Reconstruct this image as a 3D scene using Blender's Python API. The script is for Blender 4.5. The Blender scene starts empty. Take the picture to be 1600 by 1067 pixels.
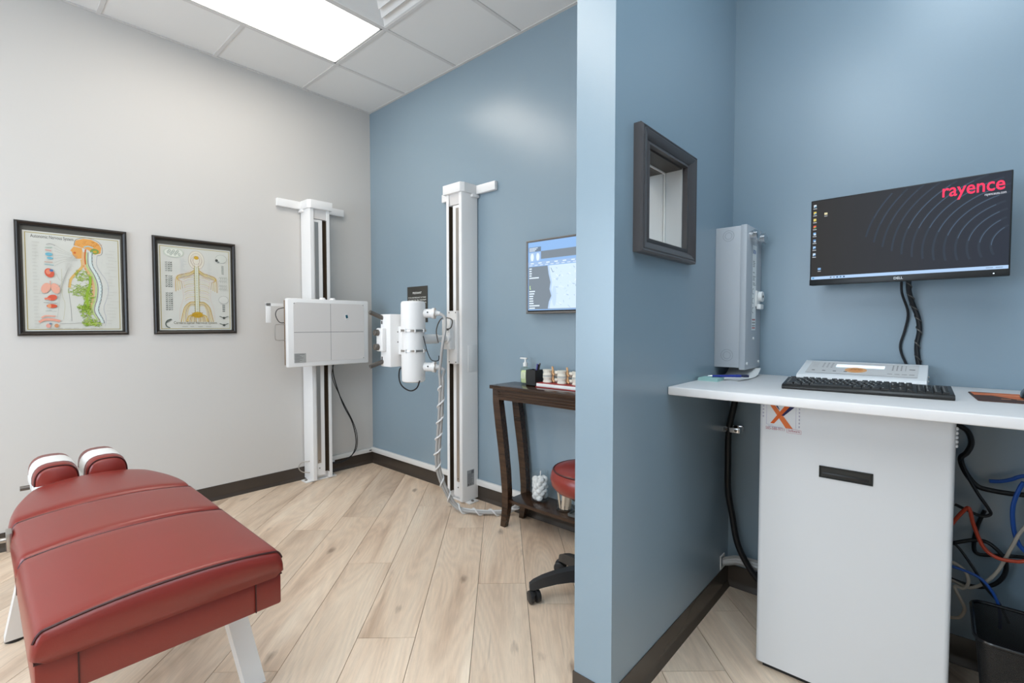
import bpy, bmesh, math, random
from mathutils import Vector, Matrix
R = math.radians
PI = math.pi
random.seed(7)
scene = bpy.context.scene
COL = scene.collection

# ------------------------------------------------------------------ camera
cam_data = bpy.data.cameras.new('camera'); cam_data.sensor_width = 36.0
cam_data.lens = 752.0 / 1600.0 * 36.0
cam_data.clip_start = 0.02
cam = bpy.data.objects.new('camera', cam_data); COL.objects.link(cam)
cam.location = (3.749, -2.339, 1.22)
cam.rotation_euler = (R(90 - 1.98), 0, R(41.8))
scene.camera = cam

# ------------------------------------------------------------------ light
TROFFER = 4.2           # emission of the ceiling lamp lenses and reflectors, treatment room
TROFFER_COOL = 4.7      # lamps over the booth side, tinted blue to cool the booth
SKY = 5.2               # daylight outside the window behind the camera
world = bpy.data.worlds.new('world'); scene.world = world; world.use_nodes = True
bg = world.node_tree.nodes['Background']
bg.inputs[0].default_value = (0.70, 0.84, 1.0, 1); bg.inputs[1].default_value = SKY
scene.view_settings.view_transform = 'Standard'
scene.view_settings.look = 'None'
scene.view_settings.gamma = 1.0
scene.view_settings.use_curve_mapping = False
scene.view_settings.exposure = 0.62
portal = bpy.data.lights.new('window_daylight', 'AREA'); portal.shape = 'RECTANGLE'
portal.size = 2.4; portal.size_y = 1.7; portal.cycles.is_portal = True
po = bpy.data.objects.new('window_daylight', portal); COL.objects.link(po)
po.location = (1.8, -4.58, 1.55); po.rotation_euler = (R(90), 0, 0)   # faces +Y (into the room)

# ------------------------------------------------------------------ materials
MATS = {}
def lin(c):
    if isinstance(c, str):
        c = [int(c[i:i + 2], 16) / 255 for i in (0, 2, 4)]
        c = [x / 12.92 if x <= 0.04045 else ((x + 0.055) / 1.055) ** 2.4 for x in c]
    return tuple(c[:3]) + (1.0,)
def mat(name, color, rough=0.5, metal=0.0, spec=0.5, coat=0.0, emit=0.0, trans=0.0, alpha=1.0, bump=None, vary=None, ior=1.45):
    if name in MATS: return MATS[name]
    m = bpy.data.materials.new(name); m.use_nodes = True
    nt = m.node_tree; b = nt.nodes['Principled BSDF']
    b.inputs['Base Color'].default_value = lin(color)
    b.inputs['Roughness'].default_value = rough
    b.inputs['Metallic'].default_value = metal
    b.inputs['Specular IOR Level'].default_value = spec
    b.inputs['Coat Weight'].default_value = coat
    b.inputs['IOR'].default_value = ior
    b.inputs['Transmission Weight'].default_value = trans
    b.inputs['Alpha'].default_value = alpha
    if emit:
        b.inputs['Emission Color'].default_value = lin(color)
        b.inputs['Emission Strength'].default_value = emit
    if bump or vary:
        tc = nt.nodes.new('ShaderNodeTexCoord')
    if vary:      # (scale, amount) soft tonal wear
        n = nt.nodes.new('ShaderNodeTexNoise'); n.inputs['Scale'].default_value = vary[0]; n.inputs['Detail'].default_value = 3
        nt.links.new(tc.outputs['Object'], n.inputs['Vector'])
        r = nt.nodes.new('ShaderNodeMapRange'); r.inputs['To Min'].default_value = 1 - vary[1]; r.inputs['To Max'].default_value = 1 + vary[1]
        nt.links.new(n.outputs['Fac'], r.inputs['Value'])
        mx = nt.nodes.new('ShaderNodeVectorMath'); mx.operation = 'SCALE'; mx.inputs[0].default_value = lin(color)[:3]
        nt.links.new(r.outputs['Result'], mx.inputs['Scale'])
        nt.links.new(mx.outputs['Vector'], b.inputs['Base Color'])
    if bump:      # (scale, strength, distance)
        n = nt.nodes.new('ShaderNodeTexNoise'); n.inputs['Scale'].default_value = bump[0]; n.inputs['Detail'].default_value = 4
        nt.links.new(tc.outputs['Object'], n.inputs['Vector'])
        bp = nt.nodes.new('ShaderNodeBump'); bp.inputs['Strength'].default_value = bump[1]; bp.inputs['Distance'].default_value = bump[2]
        nt.links.new(n.outputs['Fac'], bp.inputs['Height']); nt.links.new(bp.outputs['Normal'], b.inputs['Normal'])
    MATS[name] = m
    return m
def ink(hexcol): return mat('ink_' + hexcol, hexcol, 0.6, spec=0.2)
def scr(hexcol, s=0.76):
    n = 'screen_' + hexcol
    if n in MATS: return MATS[n]
    m = bpy.data.materials.new(n); m.use_nodes = True
    b = m.node_tree.nodes['Principled BSDF']
    b.inputs['Base Color'].default_value = (0.004, 0.004, 0.005, 1); b.inputs['Roughness'].default_value = 0.5; b.inputs['Specular IOR Level'].default_value = 0.2
    b.inputs['Emission Color'].default_value = lin(hexcol); b.inputs['Emission Strength'].default_value = s
    MATS[n] = m
    return m

M_white_wall = mat('white_wall_paint', (0.655, 0.632, 0.605), 0.5, spec=0.3, bump=(260, 0.06, 0.002))
M_blue_wall = mat('slate_blue_wall_paint', (0.262, 0.348, 0.412), 0.28, spec=0.8, bump=(240, 0.08, 0.002))
M_tile = mat('ceiling_tile_white', (0.86, 0.85, 0.83), 0.9, spec=0.1, bump=(500, 0.25, 0.002))
M_grid = mat('ceiling_grid_white', (0.72, 0.70, 0.68), 0.5)
M_base = mat('dark_brown_cove_base', (0.060, 0.046, 0.036), 0.26, vary=(3, 0.25))
M_trimw = mat('white_raceway', (0.82, 0.81, 0.79), 0.4)
M_steelw = mat('white_enamel', (0.88, 0.87, 0.86), 0.32, spec=0.5)
M_steelw2 = mat('warm_white_panel', (0.74, 0.71, 0.69), 0.45)
M_dark = mat('dark_slot', (0.02, 0.015, 0.01), 0.7)
M_brownslot = mat('brown_slot', (0.045, 0.030, 0.016), 0.7)
M_black = mat('black_plastic', (0.012, 0.012, 0.012), 0.4)
M_blackg = mat('black_gloss', (0.008, 0.008, 0.009), 0.2)
M_rubber = mat('black_rubber', (0.012, 0.012, 0.013), 0.45)
M_chrome = mat('chrome', (0.75, 0.75, 0.76), 0.15, metal=1.0)
M_steel = mat('brushed_steel', (0.50, 0.47, 0.44), 0.32, metal=1.0)
M_knob = mat('dark_grey_metal', (0.16, 0.145, 0.13), 0.35, metal=0.7)
M_leather = mat('red_leather', (0.232, 0.023, 0.015), 0.30, spec=0.68, bump=(420, 0.10, 0.002), vary=(5, 0.10))
M_piping = mat('dark_red_piping', (0.05, 0.008, 0.008), 0.4)
M_paper = mat('white_paper', (0.85, 0.84, 0.82), 0.7)
M_glass = None
def glass_mat(name, tint=(1, 1, 1), gloss=0.10, rough=0.0):
    if name in MATS: return MATS[name]
    m = bpy.data.materials.new(name); m.use_nodes = True; nt = m.node_tree
    for n in list(nt.nodes):
        if n.type != 'OUTPUT_MATERIAL': nt.nodes.remove(n)
    out = [n for n in nt.nodes if n.type == 'OUTPUT_MATERIAL'][0]
    t = nt.nodes.new('ShaderNodeBsdfTransparent'); t.inputs[0].default_value = tuple(tint) + (1,)
    g = nt.nodes.new('ShaderNodeBsdfGlossy'); g.inputs['Roughness'].default_value = rough
    lw = nt.nodes.new('ShaderNodeLayerWeight'); lw.inputs['Blend'].default_value = 0.5
    pw_ = nt.nodes.new('ShaderNodeMath'); pw_.operation = 'POWER'; pw_.inputs[1].default_value = 4.0; nt.links.new(lw.outputs['Facing'], pw_.inputs[0])
    f = nt.nodes.new('ShaderNodeMapRange'); f.inputs['To Min'].default_value = 0.035; f.inputs['To Max'].default_value = 0.45; nt.links.new(pw_.outputs[0], f.inputs['Value'])
    mx = nt.nodes.new('ShaderNodeMixShader')
    nt.links.new(f.outputs[0], mx.inputs[0]); nt.links.new(t.outputs[0], mx.inputs[1]); nt.links.new(g.outputs[0], mx.inputs[2])
    nt.links.new(mx.outputs[0], out.inputs[0]); MATS[name] = m
    return m
M_glass = glass_mat('clear_glass', (0.975, 0.985, 0.985))
def wood_mat(name, dark, light, scale=1.0, rough=0.3):
    m = bpy.data.materials.new(name); m.use_nodes = True; nt = m.node_tree; b = nt.nodes['Principled BSDF']
    tc = nt.nodes.new('ShaderNodeTexCoord'); mp = nt.nodes.new('ShaderNodeMapping'); mp.inputs['Scale'].default_value = (3 * scale, 60 * scale, 60 * scale)
    n = nt.nodes.new('ShaderNodeTexNoise'); n.inputs['Scale'].default_value = 1.0; n.inputs['Detail'].default_value = 5
    cr = nt.nodes.new('ShaderNodeValToRGB'); cr.color_ramp.elements[0].color = lin(dark); cr.color_ramp.elements[1].color = lin(light)
    cr.color_ramp.elements[0].position = 0.3; cr.color_ramp.elements[1].position = 0.75
    nt.links.new(tc.outputs['Object'], mp.inputs[0]); nt.links.new(mp.outputs[0], n.inputs['Vector'])
    nt.links.new(n.outputs['Fac'], cr.inputs[0]); nt.links.new(cr.outputs[0], b.inputs['Base Color'])
    b.inputs['Roughness'].default_value = rough; MATS[name] = m
    return m
M_espresso = wood_mat('espresso_wood', (0.026, 0.013, 0.007), (0.070, 0.034, 0.018), 1.0, 0.20)
def plank_mat():
    m = bpy.data.materials.new('oak_plank'); m.use_nodes = True; nt = m.node_tree; b = nt.nodes['Principled BSDF']
    N = nt.nodes.new; L = nt.links.new
    tc = N('ShaderNodeTexCoord'); oi = N('ShaderNodeObjectInfo')
    off = N('ShaderNodeVectorMath'); off.operation = 'SCALE'; off.inputs[0].default_value = (37.0, 19.0, 11.0)
    L(oi.outputs['Random'], off.inputs['Scale'])
    add = N('ShaderNodeVectorMath'); L(tc.outputs['Object'], add.inputs[0]); L(off.outputs[0], add.inputs[1])
    def noise(sc, detail=4, dist=0.0, rough=0.55):
        mp = N('ShaderNodeMapping'); mp.inputs['Scale'].default_value = sc; L(add.outputs[0], mp.inputs[0])
        n = N('ShaderNodeTexNoise'); n.inputs['Scale'].default_value = 1; n.inputs['Detail'].default_value = detail
        n.inputs['Distortion'].default_value = dist; n.inputs['Roughness'].default_value = rough
        L(mp.outputs[0], n.inputs['Vector']); return n
    broad = noise((1.1, 7, 1), 4, 0.6)
    cr = N('ShaderNodeValToRGB'); e = cr.color_ramp.elements
    e[0].position = 0.30; e[0].color = lin('cbae94'); e[1].position = 0.72; e[1].color = lin('f3dfc8')
    k = e.new(0.48); k.color = lin('e8cfb6')
    L(broad.outputs['Fac'], cr.inputs[0])
    # cathedral grain: contour lines of a soft stretched noise
    gn = noise((0.75, 4.6, 1), 1, 0.25, 0.4)
    gm = N('ShaderNodeMath'); gm.operation = 'MULTIPLY'; gm.inputs[1].default_value = 150.0; L(gn.outputs['Fac'], gm.inputs[0])
    wv = N('ShaderNodeMath'); wv.operation = 'SINE'; L(gm.outputs[0], wv.inputs[0])
    fine = noise((12, 150, 1), 6, 0.4, 0.75)
    def mult(col, fac, lo, hi):
        mr = N('ShaderNodeMapRange'); mr.inputs['To Min'].default_value = lo; mr.inputs['To Max'].default_value = hi; L(fac, mr.inputs['Value'])
        v = N('ShaderNodeVectorMath'); v.operation = 'SCALE'; L(col, v.inputs[0]); L(mr.outputs[0], v.inputs['Scale']); return v.outputs[0]
    wr = N('ShaderNodeMapRange'); wr.inputs['From Min'].default_value = -1; L(wv.outputs[0], wr.inputs['Value'])
    c = mult(cr.outputs[0], wr.outputs[0], 0.955, 1.03)
    c = mult(c, fine.outputs['Fac'], 0.76, 1.20)
    # dark streaks and knots
    st = noise((1.6, 20, 1), 3, 1.2)
    sr = N('ShaderNodeMapRange'); sr.inputs['From Min'].default_value = 0.66; sr.inputs['From Max'].default_value = 0.90; L(st.outputs['Fac'], sr.inputs['Value'])
    vo = N('ShaderNodeTexVoronoi'); vo.inputs['Scale'].default_value = 1.0
    mpv = N('ShaderNodeMapping'); mpv.inputs['Scale'].default_value = (3.4, 8.0, 1); L(add.outputs[0], mpv.inputs[0])
    ds = noise((9, 45, 1), 4); dv = N('ShaderNodeVectorMath'); dv.operation = 'SCALE'; dv.inputs['Scale'].default_value = 0.28; L(ds.outputs['Color'], dv.inputs[0])
    da = N('ShaderNodeVectorMath'); L(mpv.outputs[0], da.inputs[0]); L(dv.outputs[0], da.inputs[1]); L(da.outputs[0], vo.inputs['Vector'])
    kr = N('ShaderNodeMapRange'); kr.inputs['From Min'].default_value = 0.17; kr.inputs['From Max'].default_value = 0.05; L(vo.outputs['Distance'], kr.inputs['Value'])
    kg = N('ShaderNodeMath'); kg.operation = 'GREATER_THAN'; kg.inputs[1].default_value = 0.45
    sp = N('ShaderNodeSeparateColor'); L(vo.outputs['Color'], sp.inputs[0]); L(sp.outputs[0], kg.inputs[0])
    km = N('ShaderNodeMath'); km.operation = 'MULTIPLY'; L(kr.outputs[0], km.inputs[0]); L(kg.outputs[0], km.inputs[1])
    mx = N('ShaderNodeMath'); mx.operation = 'MAXIMUM'; L(sr.outputs[0], mx.inputs[0]); L(km.outputs[0], mx.inputs[1])
    ml = N('ShaderNodeMath'); ml.operation = 'MULTIPLY'; ml.inputs[1].default_value = 0.60; L(mx.outputs[0], ml.inputs[0])
    mix = N('ShaderNodeMix'); mix.data_type = 'RGBA'; L(ml.outputs[0], mix.inputs['Factor']); L(c, mix.inputs['A']); mix.inputs['B'].default_value = lin('6a4f3c')
    # each plank its own tone
    tr = N('ShaderNodeMapRange'); tr.inputs['To Min'].default_value = 0.90; tr.inputs['To Max'].default_value = 1.07; L(oi.outputs['Random'], tr.inputs['Value'])
    fv = N('ShaderNodeVectorMath'); fv.operation = 'SCALE'; L(mix.outputs['Result'], fv.inputs[0]); L(tr.outputs[0], fv.inputs['Scale'])
    L(fv.outputs[0], b.inputs['Base Color'])
    b.inputs['Roughness'].default_value = 0.42
    bp = N('ShaderNodeBump'); bp.inputs['Strength'].default_value = 0.12; bp.inputs['Distance'].default_value = 0.001
    L(fine.outputs['Fac'], bp.inputs['Height']); L(bp.outputs['Normal'], b.inputs['Normal'])
    MATS['oak_plank'] = m
    return m
M_plank = plank_mat()

# ------------------------------------------------------------------ mesh helpers
class B:
    """collects shapes; build() links them as ONE mesh object"""
    def __init__(self): self.bm = bmesh.new()
    def _merge(self, t, mi=0, mx=None):
        if mx is not None: bmesh.ops.transform(t, matrix=mx, verts=t.verts)
        for f in t.faces: f.material_index = mi
        me = bpy.data.meshes.new('tmp'); t.to_mesh(me); t.free(); self.bm.from_mesh(me); bpy.data.meshes.remove(me)
        return self
    def box(self, x0, x1, y0, y1, z0, z1, bev=0.0, seg=2, mi=0, mx=None):
        t = bmesh.new(); bmesh.ops.create_cube(t, size=1)
        for v in t.verts:
            v.co = Vector((x0 if v.co.x < 0 else x1, y0 if v.co.y < 0 else y1, z0 if v.co.z < 0 else z1))
        if bev > 0: bmesh.ops.bevel(t, geom=list(t.edges), offset=bev, segments=seg, profile=0.5, affect='EDGES')
        return self._merge(t, mi, mx)
    def cyl(self, p0, p1, r0, r1=None, seg=20, mi=0, bev=0.0):
        p0 = Vector(p0); p1 = Vector(p1); r1 = r0 if r1 is None else r1
        d = p1 - p0; t = bmesh.new()
        bmesh.ops.create_cone(t, cap_ends=True, segments=seg, radius1=r0, radius2=r1, depth=d.length)
        if bev > 0:
            ed = [e for e in t.edges if abs(e.verts[0].co.z - e.verts[1].co.z) < 1e-6]
            bmesh.ops.bevel(t, geom=ed, offset=bev, segments=3, profile=0.5, affect='EDGES')
        q = Vector((0, 0, 1)).rotation_difference(d.normalized()).to_matrix().to_4x4()
        return self._merge(t, mi, Matrix.Translation((p0 + p1) / 2) @ q)
    def lathe(self, prof, seg=28, mi=0, mx=None, close=False):
        t = bmesh.new(); rings = []
        for r, z in prof:
            if r < 1e-6: rings.append([t.verts.new((0, 0, z))])
            else: rings.append([t.verts.new((r * math.cos(2 * PI * i / seg), r * math.sin(2 * PI * i / seg), z)) for i in range(seg)])
        for a, b in zip(rings, rings[1:]):
            for i in range(seg):
                j = (i + 1) % seg
                if len(a) == 1 and len(b) == 1: continue
                if len(a) == 1: t.faces.new((a[0], b[j], b[i]))
                elif len(b) == 1: t.faces.new((a[i], a[j], b[0]))
                else: t.faces.new((a[i], a[j], b[j], b[i]))
        bmesh.ops.recalc_face_normals(t, faces=t.faces)
        return self._merge(t, mi, mx)
    def tube(self, pts, r, seg=10, sub=6, mi=0, smooth=True):
        P = [Vector(p) for p in pts]
        if smooth and len(P) > 2:
            Q = []
            for i in range(len(P) - 1):
                a = P[max(i - 1, 0)]; b = P[i]; c = P[i + 1]; d = P[min(i + 2, len(P) - 1)]
                for k in range(sub):
                    s = k / sub
                    Q.append(0.5 * ((2 * b) + (c - a) * s + (2 * a - 5 * b + 4 * c - d) * s * s + (3 * b - a - 3 * c + d) * s ** 3))
            Q.append(P[-1]); P = Q
        t = bmesh.new(); rings = []; nrm = None
        for i, p in enumerate(P):
            tg = (P[min(i + 1, len(P) - 1)] - P[max(i - 1, 0)]).normalized()
            if nrm is None: nrm = tg.orthogonal().normalized()
            else: nrm = (nrm - tg * nrm.dot(tg)).normalized()
            bn = tg.cross(nrm); rr = r(i / (len(P) - 1)) if callable(r) else r
            rings.append([t.verts.new(p + (nrm * math.cos(2 * PI * k / seg) + bn * math.sin(2 * PI * k / seg)) * rr) for k in range(seg)])
        for a, b in zip(rings, rings[1:]):
            for k in range(seg): t.faces.new((a[k], a[(k + 1) % seg], b[(k + 1) % seg], b[k]))
        t.faces.new(list(reversed(rings[0]))); t.faces.new(rings[-1])
        bmesh.ops.recalc_face_normals(t, faces=t.faces)
        return self._merge(t, mi)
    def prism(self, poly, z0, z1, mi=0, mx=None, bev=0.0):
        t = bmesh.new()
        a = [t.verts.new((x, y, z0)) for x, y in poly]; b = [t.verts.new((x, y, z1)) for x, y in poly]
        n = len(poly)
        t.faces.new(list(reversed(a))); t.faces.new(b)
        for i in range(n): t.faces.new((a[i], a[(i + 1) % n], b[(i + 1) % n], b[i]))
        bmesh.ops.recalc_face_normals(t, faces=t.faces)
        if bev > 0: bmesh.ops.bevel(t, geom=list(t.edges), offset=bev, segments=2, profile=0.5, affect='EDGES')
        return self._merge(t, mi, mx)
    def loft(self, loops, mi=0, cap=True, mx=None, closed=True):
        t = bmesh.new(); rs = [[t.verts.new(p) for p in lp] for lp in loops]; n = len(loops[0])
        for a, b in zip(rs, rs[1:]):
            for k in range(n if closed else n - 1): t.faces.new((a[k], a[(k + 1) % n], b[(k + 1) % n], b[k]))
        if cap: t.faces.new(list(reversed(rs[0]))); t.faces.new(rs[-1])
        bmesh.ops.recalc_face_normals(t, faces=t.faces)
        return self._merge(t, mi, mx)
    def ball(self, c, r, sx=1, sy=1, sz=1, seg=16, mi=0):
        t = bmesh.new(); bmesh.ops.create_uvsphere(t, u_segments=seg, v_segments=seg // 2 + 2, radius=r)
        return self._merge(t, mi, Matrix.Translation(c) @ Matrix.Diagonal((sx, sy, sz, 1)))
    def mesh(self, name, mats, angle=35):
        me = bpy.data.meshes.new(name); self.bm.to_mesh(me); self.bm.free()
        for m in (mats if isinstance(mats, (list, tuple)) else [mats]): me.materials.append(m)
        me.shade_smooth(); me.set_sharp_from_angle(angle=R(angle))
        return me
    def build(self, name, mats, parent=None, angle=35):
        o = bpy.data.objects.new(name, self.mesh(name, mats, angle)); COL.objects.link(o)
        if parent is not None: o.parent = parent
        return o

def tag(o, label, cat, group=None):
    o['label'] = label; o['category'] = cat
    if group: o['group'] = group
    return o
def thing(name, label, cat, loc=(0, 0, 0), rot=None, group=None):
    o = bpy.data.objects.new(name, None); COL.objects.link(o); o.empty_display_size = 0.05
    o.matrix_basis = Matrix.Translation(loc) @ (rot.to_4x4() if rot is not None else Matrix.Identity(4))
    return tag(o, label, cat, group)
def structure(o): o['kind'] = 'structure'; return o
def sgroup(name, loc=(0, 0, 0), rot=None):
    o = bpy.data.objects.new(name, None); COL.objects.link(o); o.empty_display_size = 0.05
    o.matrix_basis = Matrix.Translation(loc) @ (rot.to_4x4() if rot is not None else Matrix.Identity(4))
    return structure(o)
def copy_tree(o, parent=None):
    c = o.copy(); COL.objects.link(c); c.parent = parent
    for ch in list(o.children): copy_tree(ch, c)
    return c
def place(name, me, parent, loc=(0, 0, 0), rotz=0.0):
    o = bpy.data.objects.new(name, me); COL.objects.link(o); o.parent = parent; o.location = loc; o.rotation_euler = (0, 0, rotz)
    return o
# panel frames: local x = right, y = up, z = out of the wall
ROT_W = Matrix(((0, 0, 1), (1, 0, 0), (0, 1, 0)))       # on a wall facing +X
ROT_B = Matrix(((1, 0, 0), (0, 0, -1), (0, 1, 0)))      # on a wall facing -Y
ROTZ90 = Matrix.Rotation(R(90), 3, 'Z')

TXT = {}
def text_polys(s, bold=0.0):
    key = (s, bold)
    if key in TXT: return TXT[key]
    cu = bpy.data.curves.new('txt', 'FONT'); cu.body = s; cu.size = 1.0; cu.offset = bold; cu.resolution_u = 3
    o = bpy.data.objects.new('txt', cu); COL.objects.link(o)
    dg = bpy.context.evaluated_depsgraph_get(); dg.update()
    ev = o.evaluated_get(dg); me = ev.to_mesh()
    vs = [(v.co.x, v.co.y) for v in me.vertices]; fs = [tuple(p.vertices) for p in me.polygons]
    ev.to_mesh_clear(); bpy.data.objects.remove(o); bpy.data.curves.remove(cu)
    TXT[key] = (vs, fs)
    return TXT[key]
class D2:
    """flat print: shapes in x right / y up, each layer a hair above the last"""
    def __init__(self, z=0.0, step=0.00005):
        self.v = []; self.f = []; self.mi = []; self.mats = []; self.z = z; self.step = step
    def m(self, mt):
        if mt not in self.mats: self.mats.append(mt)
        return self.mats.index(mt)
    def poly(self, pts, mt):
        i = len(self.v); self.v += [(x, y, self.z) for x, y in pts]
        a = sum(pts[k][0] * pts[(k + 1) % len(pts)][1] - pts[(k + 1) % len(pts)][0] * pts[k][1] for k in range(len(pts)))
        idx = list(range(i, i + len(pts)))
        self.f.append(idx if a > 0 else idx[::-1]); self.mi.append(self.m(mt))
        self.z += self.step * 0.2
    def rect(self, x0, y0, x1, y1, mt): self.poly([(x0, y0), (x1, y0), (x1, y1), (x0, y1)], mt)
    def ell(self, x, y, rx, ry, mt, n=20, rot=0):
        c, s = math.cos(rot), math.sin(rot)
        self.poly([(x + c * rx * math.cos(2 * PI * k / n) - s * ry * math.sin(2 * PI * k / n), y + s * rx * math.cos(2 * PI * k / n) + c * ry * math.sin(2 * PI * k / n)) for k in range(n)], mt)
    def line(self, pts, w, mt, smooth=True):
        P = [Vector(p) for p in pts]
        if smooth and len(P) > 2:
            Q = []
            for i in range(len(P) - 1):
                a = P[max(i - 1, 0)]; b = P[i]; c = P[i + 1]; d = P[min(i + 2, len(P) - 1)]
                for k in range(5):
                    s = k / 5
                    Q.append(0.5 * ((2 * b) + (c - a) * s + (2 * a - 5 * b + 4 * c - d) * s * s + (3 * b - a - 3 * c + d) * s ** 3))
            Q.append(P[-1]); P = Q
        L = []; Rr = []
        for i, p in enumerate(P):
            t = (P[min(i + 1, len(P) - 1)] - P[max(i - 1, 0)]); t = t.normalized() if t.length > 0 else Vector((1, 0))
            n = Vector((-t.y, t.x)) * w / 2; L.append(p + n); Rr.append(p - n)
        i0 = len(self.v); self.v += [(q.x, q.y, self.z) for q in L] + [(q.x, q.y, self.z) for q in Rr]; n = len(P)
        k = self.m(mt)
        for i in range(n - 1):
            self.f.append([i0 + n + i, i0 + n + i + 1, i0 + i + 1, i0 + i]); self.mi.append(k)
        self.z += self.step * 0.2
    def text(self, s, x, y, size, mt, align='l', bold=0.0, sx=1.0, width=None, vert=False):
        vs, fs = text_polys(s, bold)
        if not vs: return
        x0 = min(v[0] for v in vs); x1 = max(v[0] for v in vs); w = (x1 - x0) * size * sx
        if width: sx *= width / w; w = width
        ox = x if align == 'l' else (x - w / 2 if align == 'c' else x - w)
        i0 = len(self.v); k = self.m(mt)
        for a, b in vs: self.v.append((ox + (a - x0) * size * sx, y + b * size, self.z))
        for f in fs: self.f.append([i0 + q for q in f]); self.mi.append(k)
        self.z += self.step
    def build(self, name, parent, loc=None):
        me = bpy.data.meshes.new(name); me.from_pydata(self.v, [], self.f)
        for mt in self.mats: me.materials.append(mt)
        me.polygons.foreach_set('material_index', self.mi); me.update()
        o = bpy.data.objects.new(name, me); COL.objects.link(o); o.parent = parent
        if loc: o.location = loc
        return o
def rails(w, h, prof):
    """four mitred frame rails; prof = [(inset, height)], frame centred, z out"""
    cs = [(-1, -1), (1, -1), (1, 1), (-1, 1)]; out = []
    for i in range(4):
        a = cs[i]; b = cs[(i + 1) % 4]
        lp = [[(c[0] * (w / 2 - p[0]), c[1] * (h / 2 - p[0]), p[1]) for p in prof] for c in (a, b)]
        out.append(B().loft(lp))
    return out

# ================================================================== the setting
XR, YF, ZC = 5.2, -4.6, 3.05           # room: x 0..XR, y YF..0, ceiling ZC
PX0, PX1, PY = 2.885, 3.02, -1.07      # partition faces and its free end
RX0, RX1 = 4.16, 4.29                  # unseen booth side wall, right of the desk

# floor: oak planks laid on the diagonal
floor = structure(B().box(-0.1, XR + 0.1, YF - 0.1, 0.1, -0.06, -0.006).build('floor', mat('floor_joint', (0.10, 0.072, 0.052), 0.8)))
pa = R(90 + 43.0); pd = Vector((math.cos(pa), math.sin(pa))); pn = Vector((pd.y, -pd.x))
def clip(poly, x0, x1, y0, y1):
    for ax, lim, sg in ((0, x0, 1), (0, x1, -1), (1, y0, 1), (1, y1, -1)):
        out = []
        for i in range(len(poly)):
            a, b = poly[i], poly[(i + 1) % len(poly)]
            da = (a[ax] - lim) * sg; db = (b[ax] - lim) * sg
            if da >= 0: out.append(a)
            if (da >= 0) != (db >= 0):
                t = da / (da - db); out.append((a[0] + (b[0] - a[0]) * t, a[1] + (b[1] - a[1]) * t))
        poly = out
        if len(poly) < 3: return []
    return poly
PW, PL = 0.2255, 1.37
row_u = {0: -1.226, 1: -1.827, 2: -2.421, 3: -1.409, 4: -2.035}
for r in range(-24, 26):
    v0 = 0.131 + r * PW
    uoff = row_u.get(r, random.uniform(-2, 0))
    for k in range(-6, 7):
        u0 = uoff + k * PL; u1 = u0 + PL; g = 0.0011
        cs = [(u0 + g, v0 + g), (u1 - g, v0 + g), (u1 - g, v0 + PW - g), (u0 + g, v0 + PW - g)]
        cw = [tuple(pd * u + pn * v) for u, v in cs]
        cl = clip(cw, 0, XR, YF, 0)
        if not cl: continue
        cu, cv = (u0 + u1) / 2, v0 + PW / 2; c = pd * cu + pn * cv
        loc = [((Vector(p) - c).dot(pd), (Vector(p) - c).dot(Vector((-pd.y, pd.x)))) for p in cl]
        area = abs(sum(loc[i][0] * loc[(i + 1) % len(loc)][1] - loc[(i + 1) % len(loc)][0] * loc[i][1] for i in range(len(loc)))) / 2
        if area < 0.002: continue
        me = B().prism(loc, -0.006, 0.0).mesh('plank', M_plank)
        place('plank', me, floor, (c.x, c.y, 0), pa)

# walls
structure(B().box(-0.12, 0, YF - 0.12, 0.12, 0, ZC + 0.1).build('wall_left', M_white_wall))
structure(B().box(0, XR + 0.12, 0, 0.12, 0, ZC + 0.1).build('wall_back', M_blue_wall))
structure(B().box(XR, XR + 0.12, YF - 0.12, 0, 0, ZC + 0.1).build('wall_right', M_white_wall))
WX0, WX1, WZ0, WZ1 = 0.6, 3.0, 0.7, 2.4     # window in the wall behind the camera
structure(B().box(0, WX0, YF - 0.12, YF, 0, ZC + 0.1).box(WX1, XR, YF - 0.12, YF, 0, ZC + 0.1)
          .box(WX0, WX1, YF - 0.12, YF, 0, WZ0).box(WX0, WX1, YF - 0.12, YF, WZ1, ZC + 0.1).build('wall_rear', M_white_wall))
win = sgroup('window_2', ((WX0 + WX1) / 2, YF - 0.06, (WZ0 + WZ1) / 2))
wf = B(); w2, h2 = (WX1 - WX0) / 2, (WZ1 - WZ0) / 2
wf.box(-w2, w2, -0.03, 0.03, -h2, -h2 + 0.05).box(-w2, w2, -0.03, 0.03, h2 - 0.05, h2).box(-w2, -w2 + 0.05, -0.03, 0.03, -h2, h2).box(w2 - 0.05, w2, -0.03, 0.03, -h2, h2).box(-0.03, 0.03, -0.03, 0.03, -h2, h2)
wf.build('window_frame', M_steelw, win)
for s in (-1, 1):
    B().box(min(s * 0.03, s * (w2 - 0.05)), max(s * 0.03, s * (w2 - 0.05)), -0.003, 0.003, -h2 + 0.05, h2 - 0.05).build('pane', M_glass, win)

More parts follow.
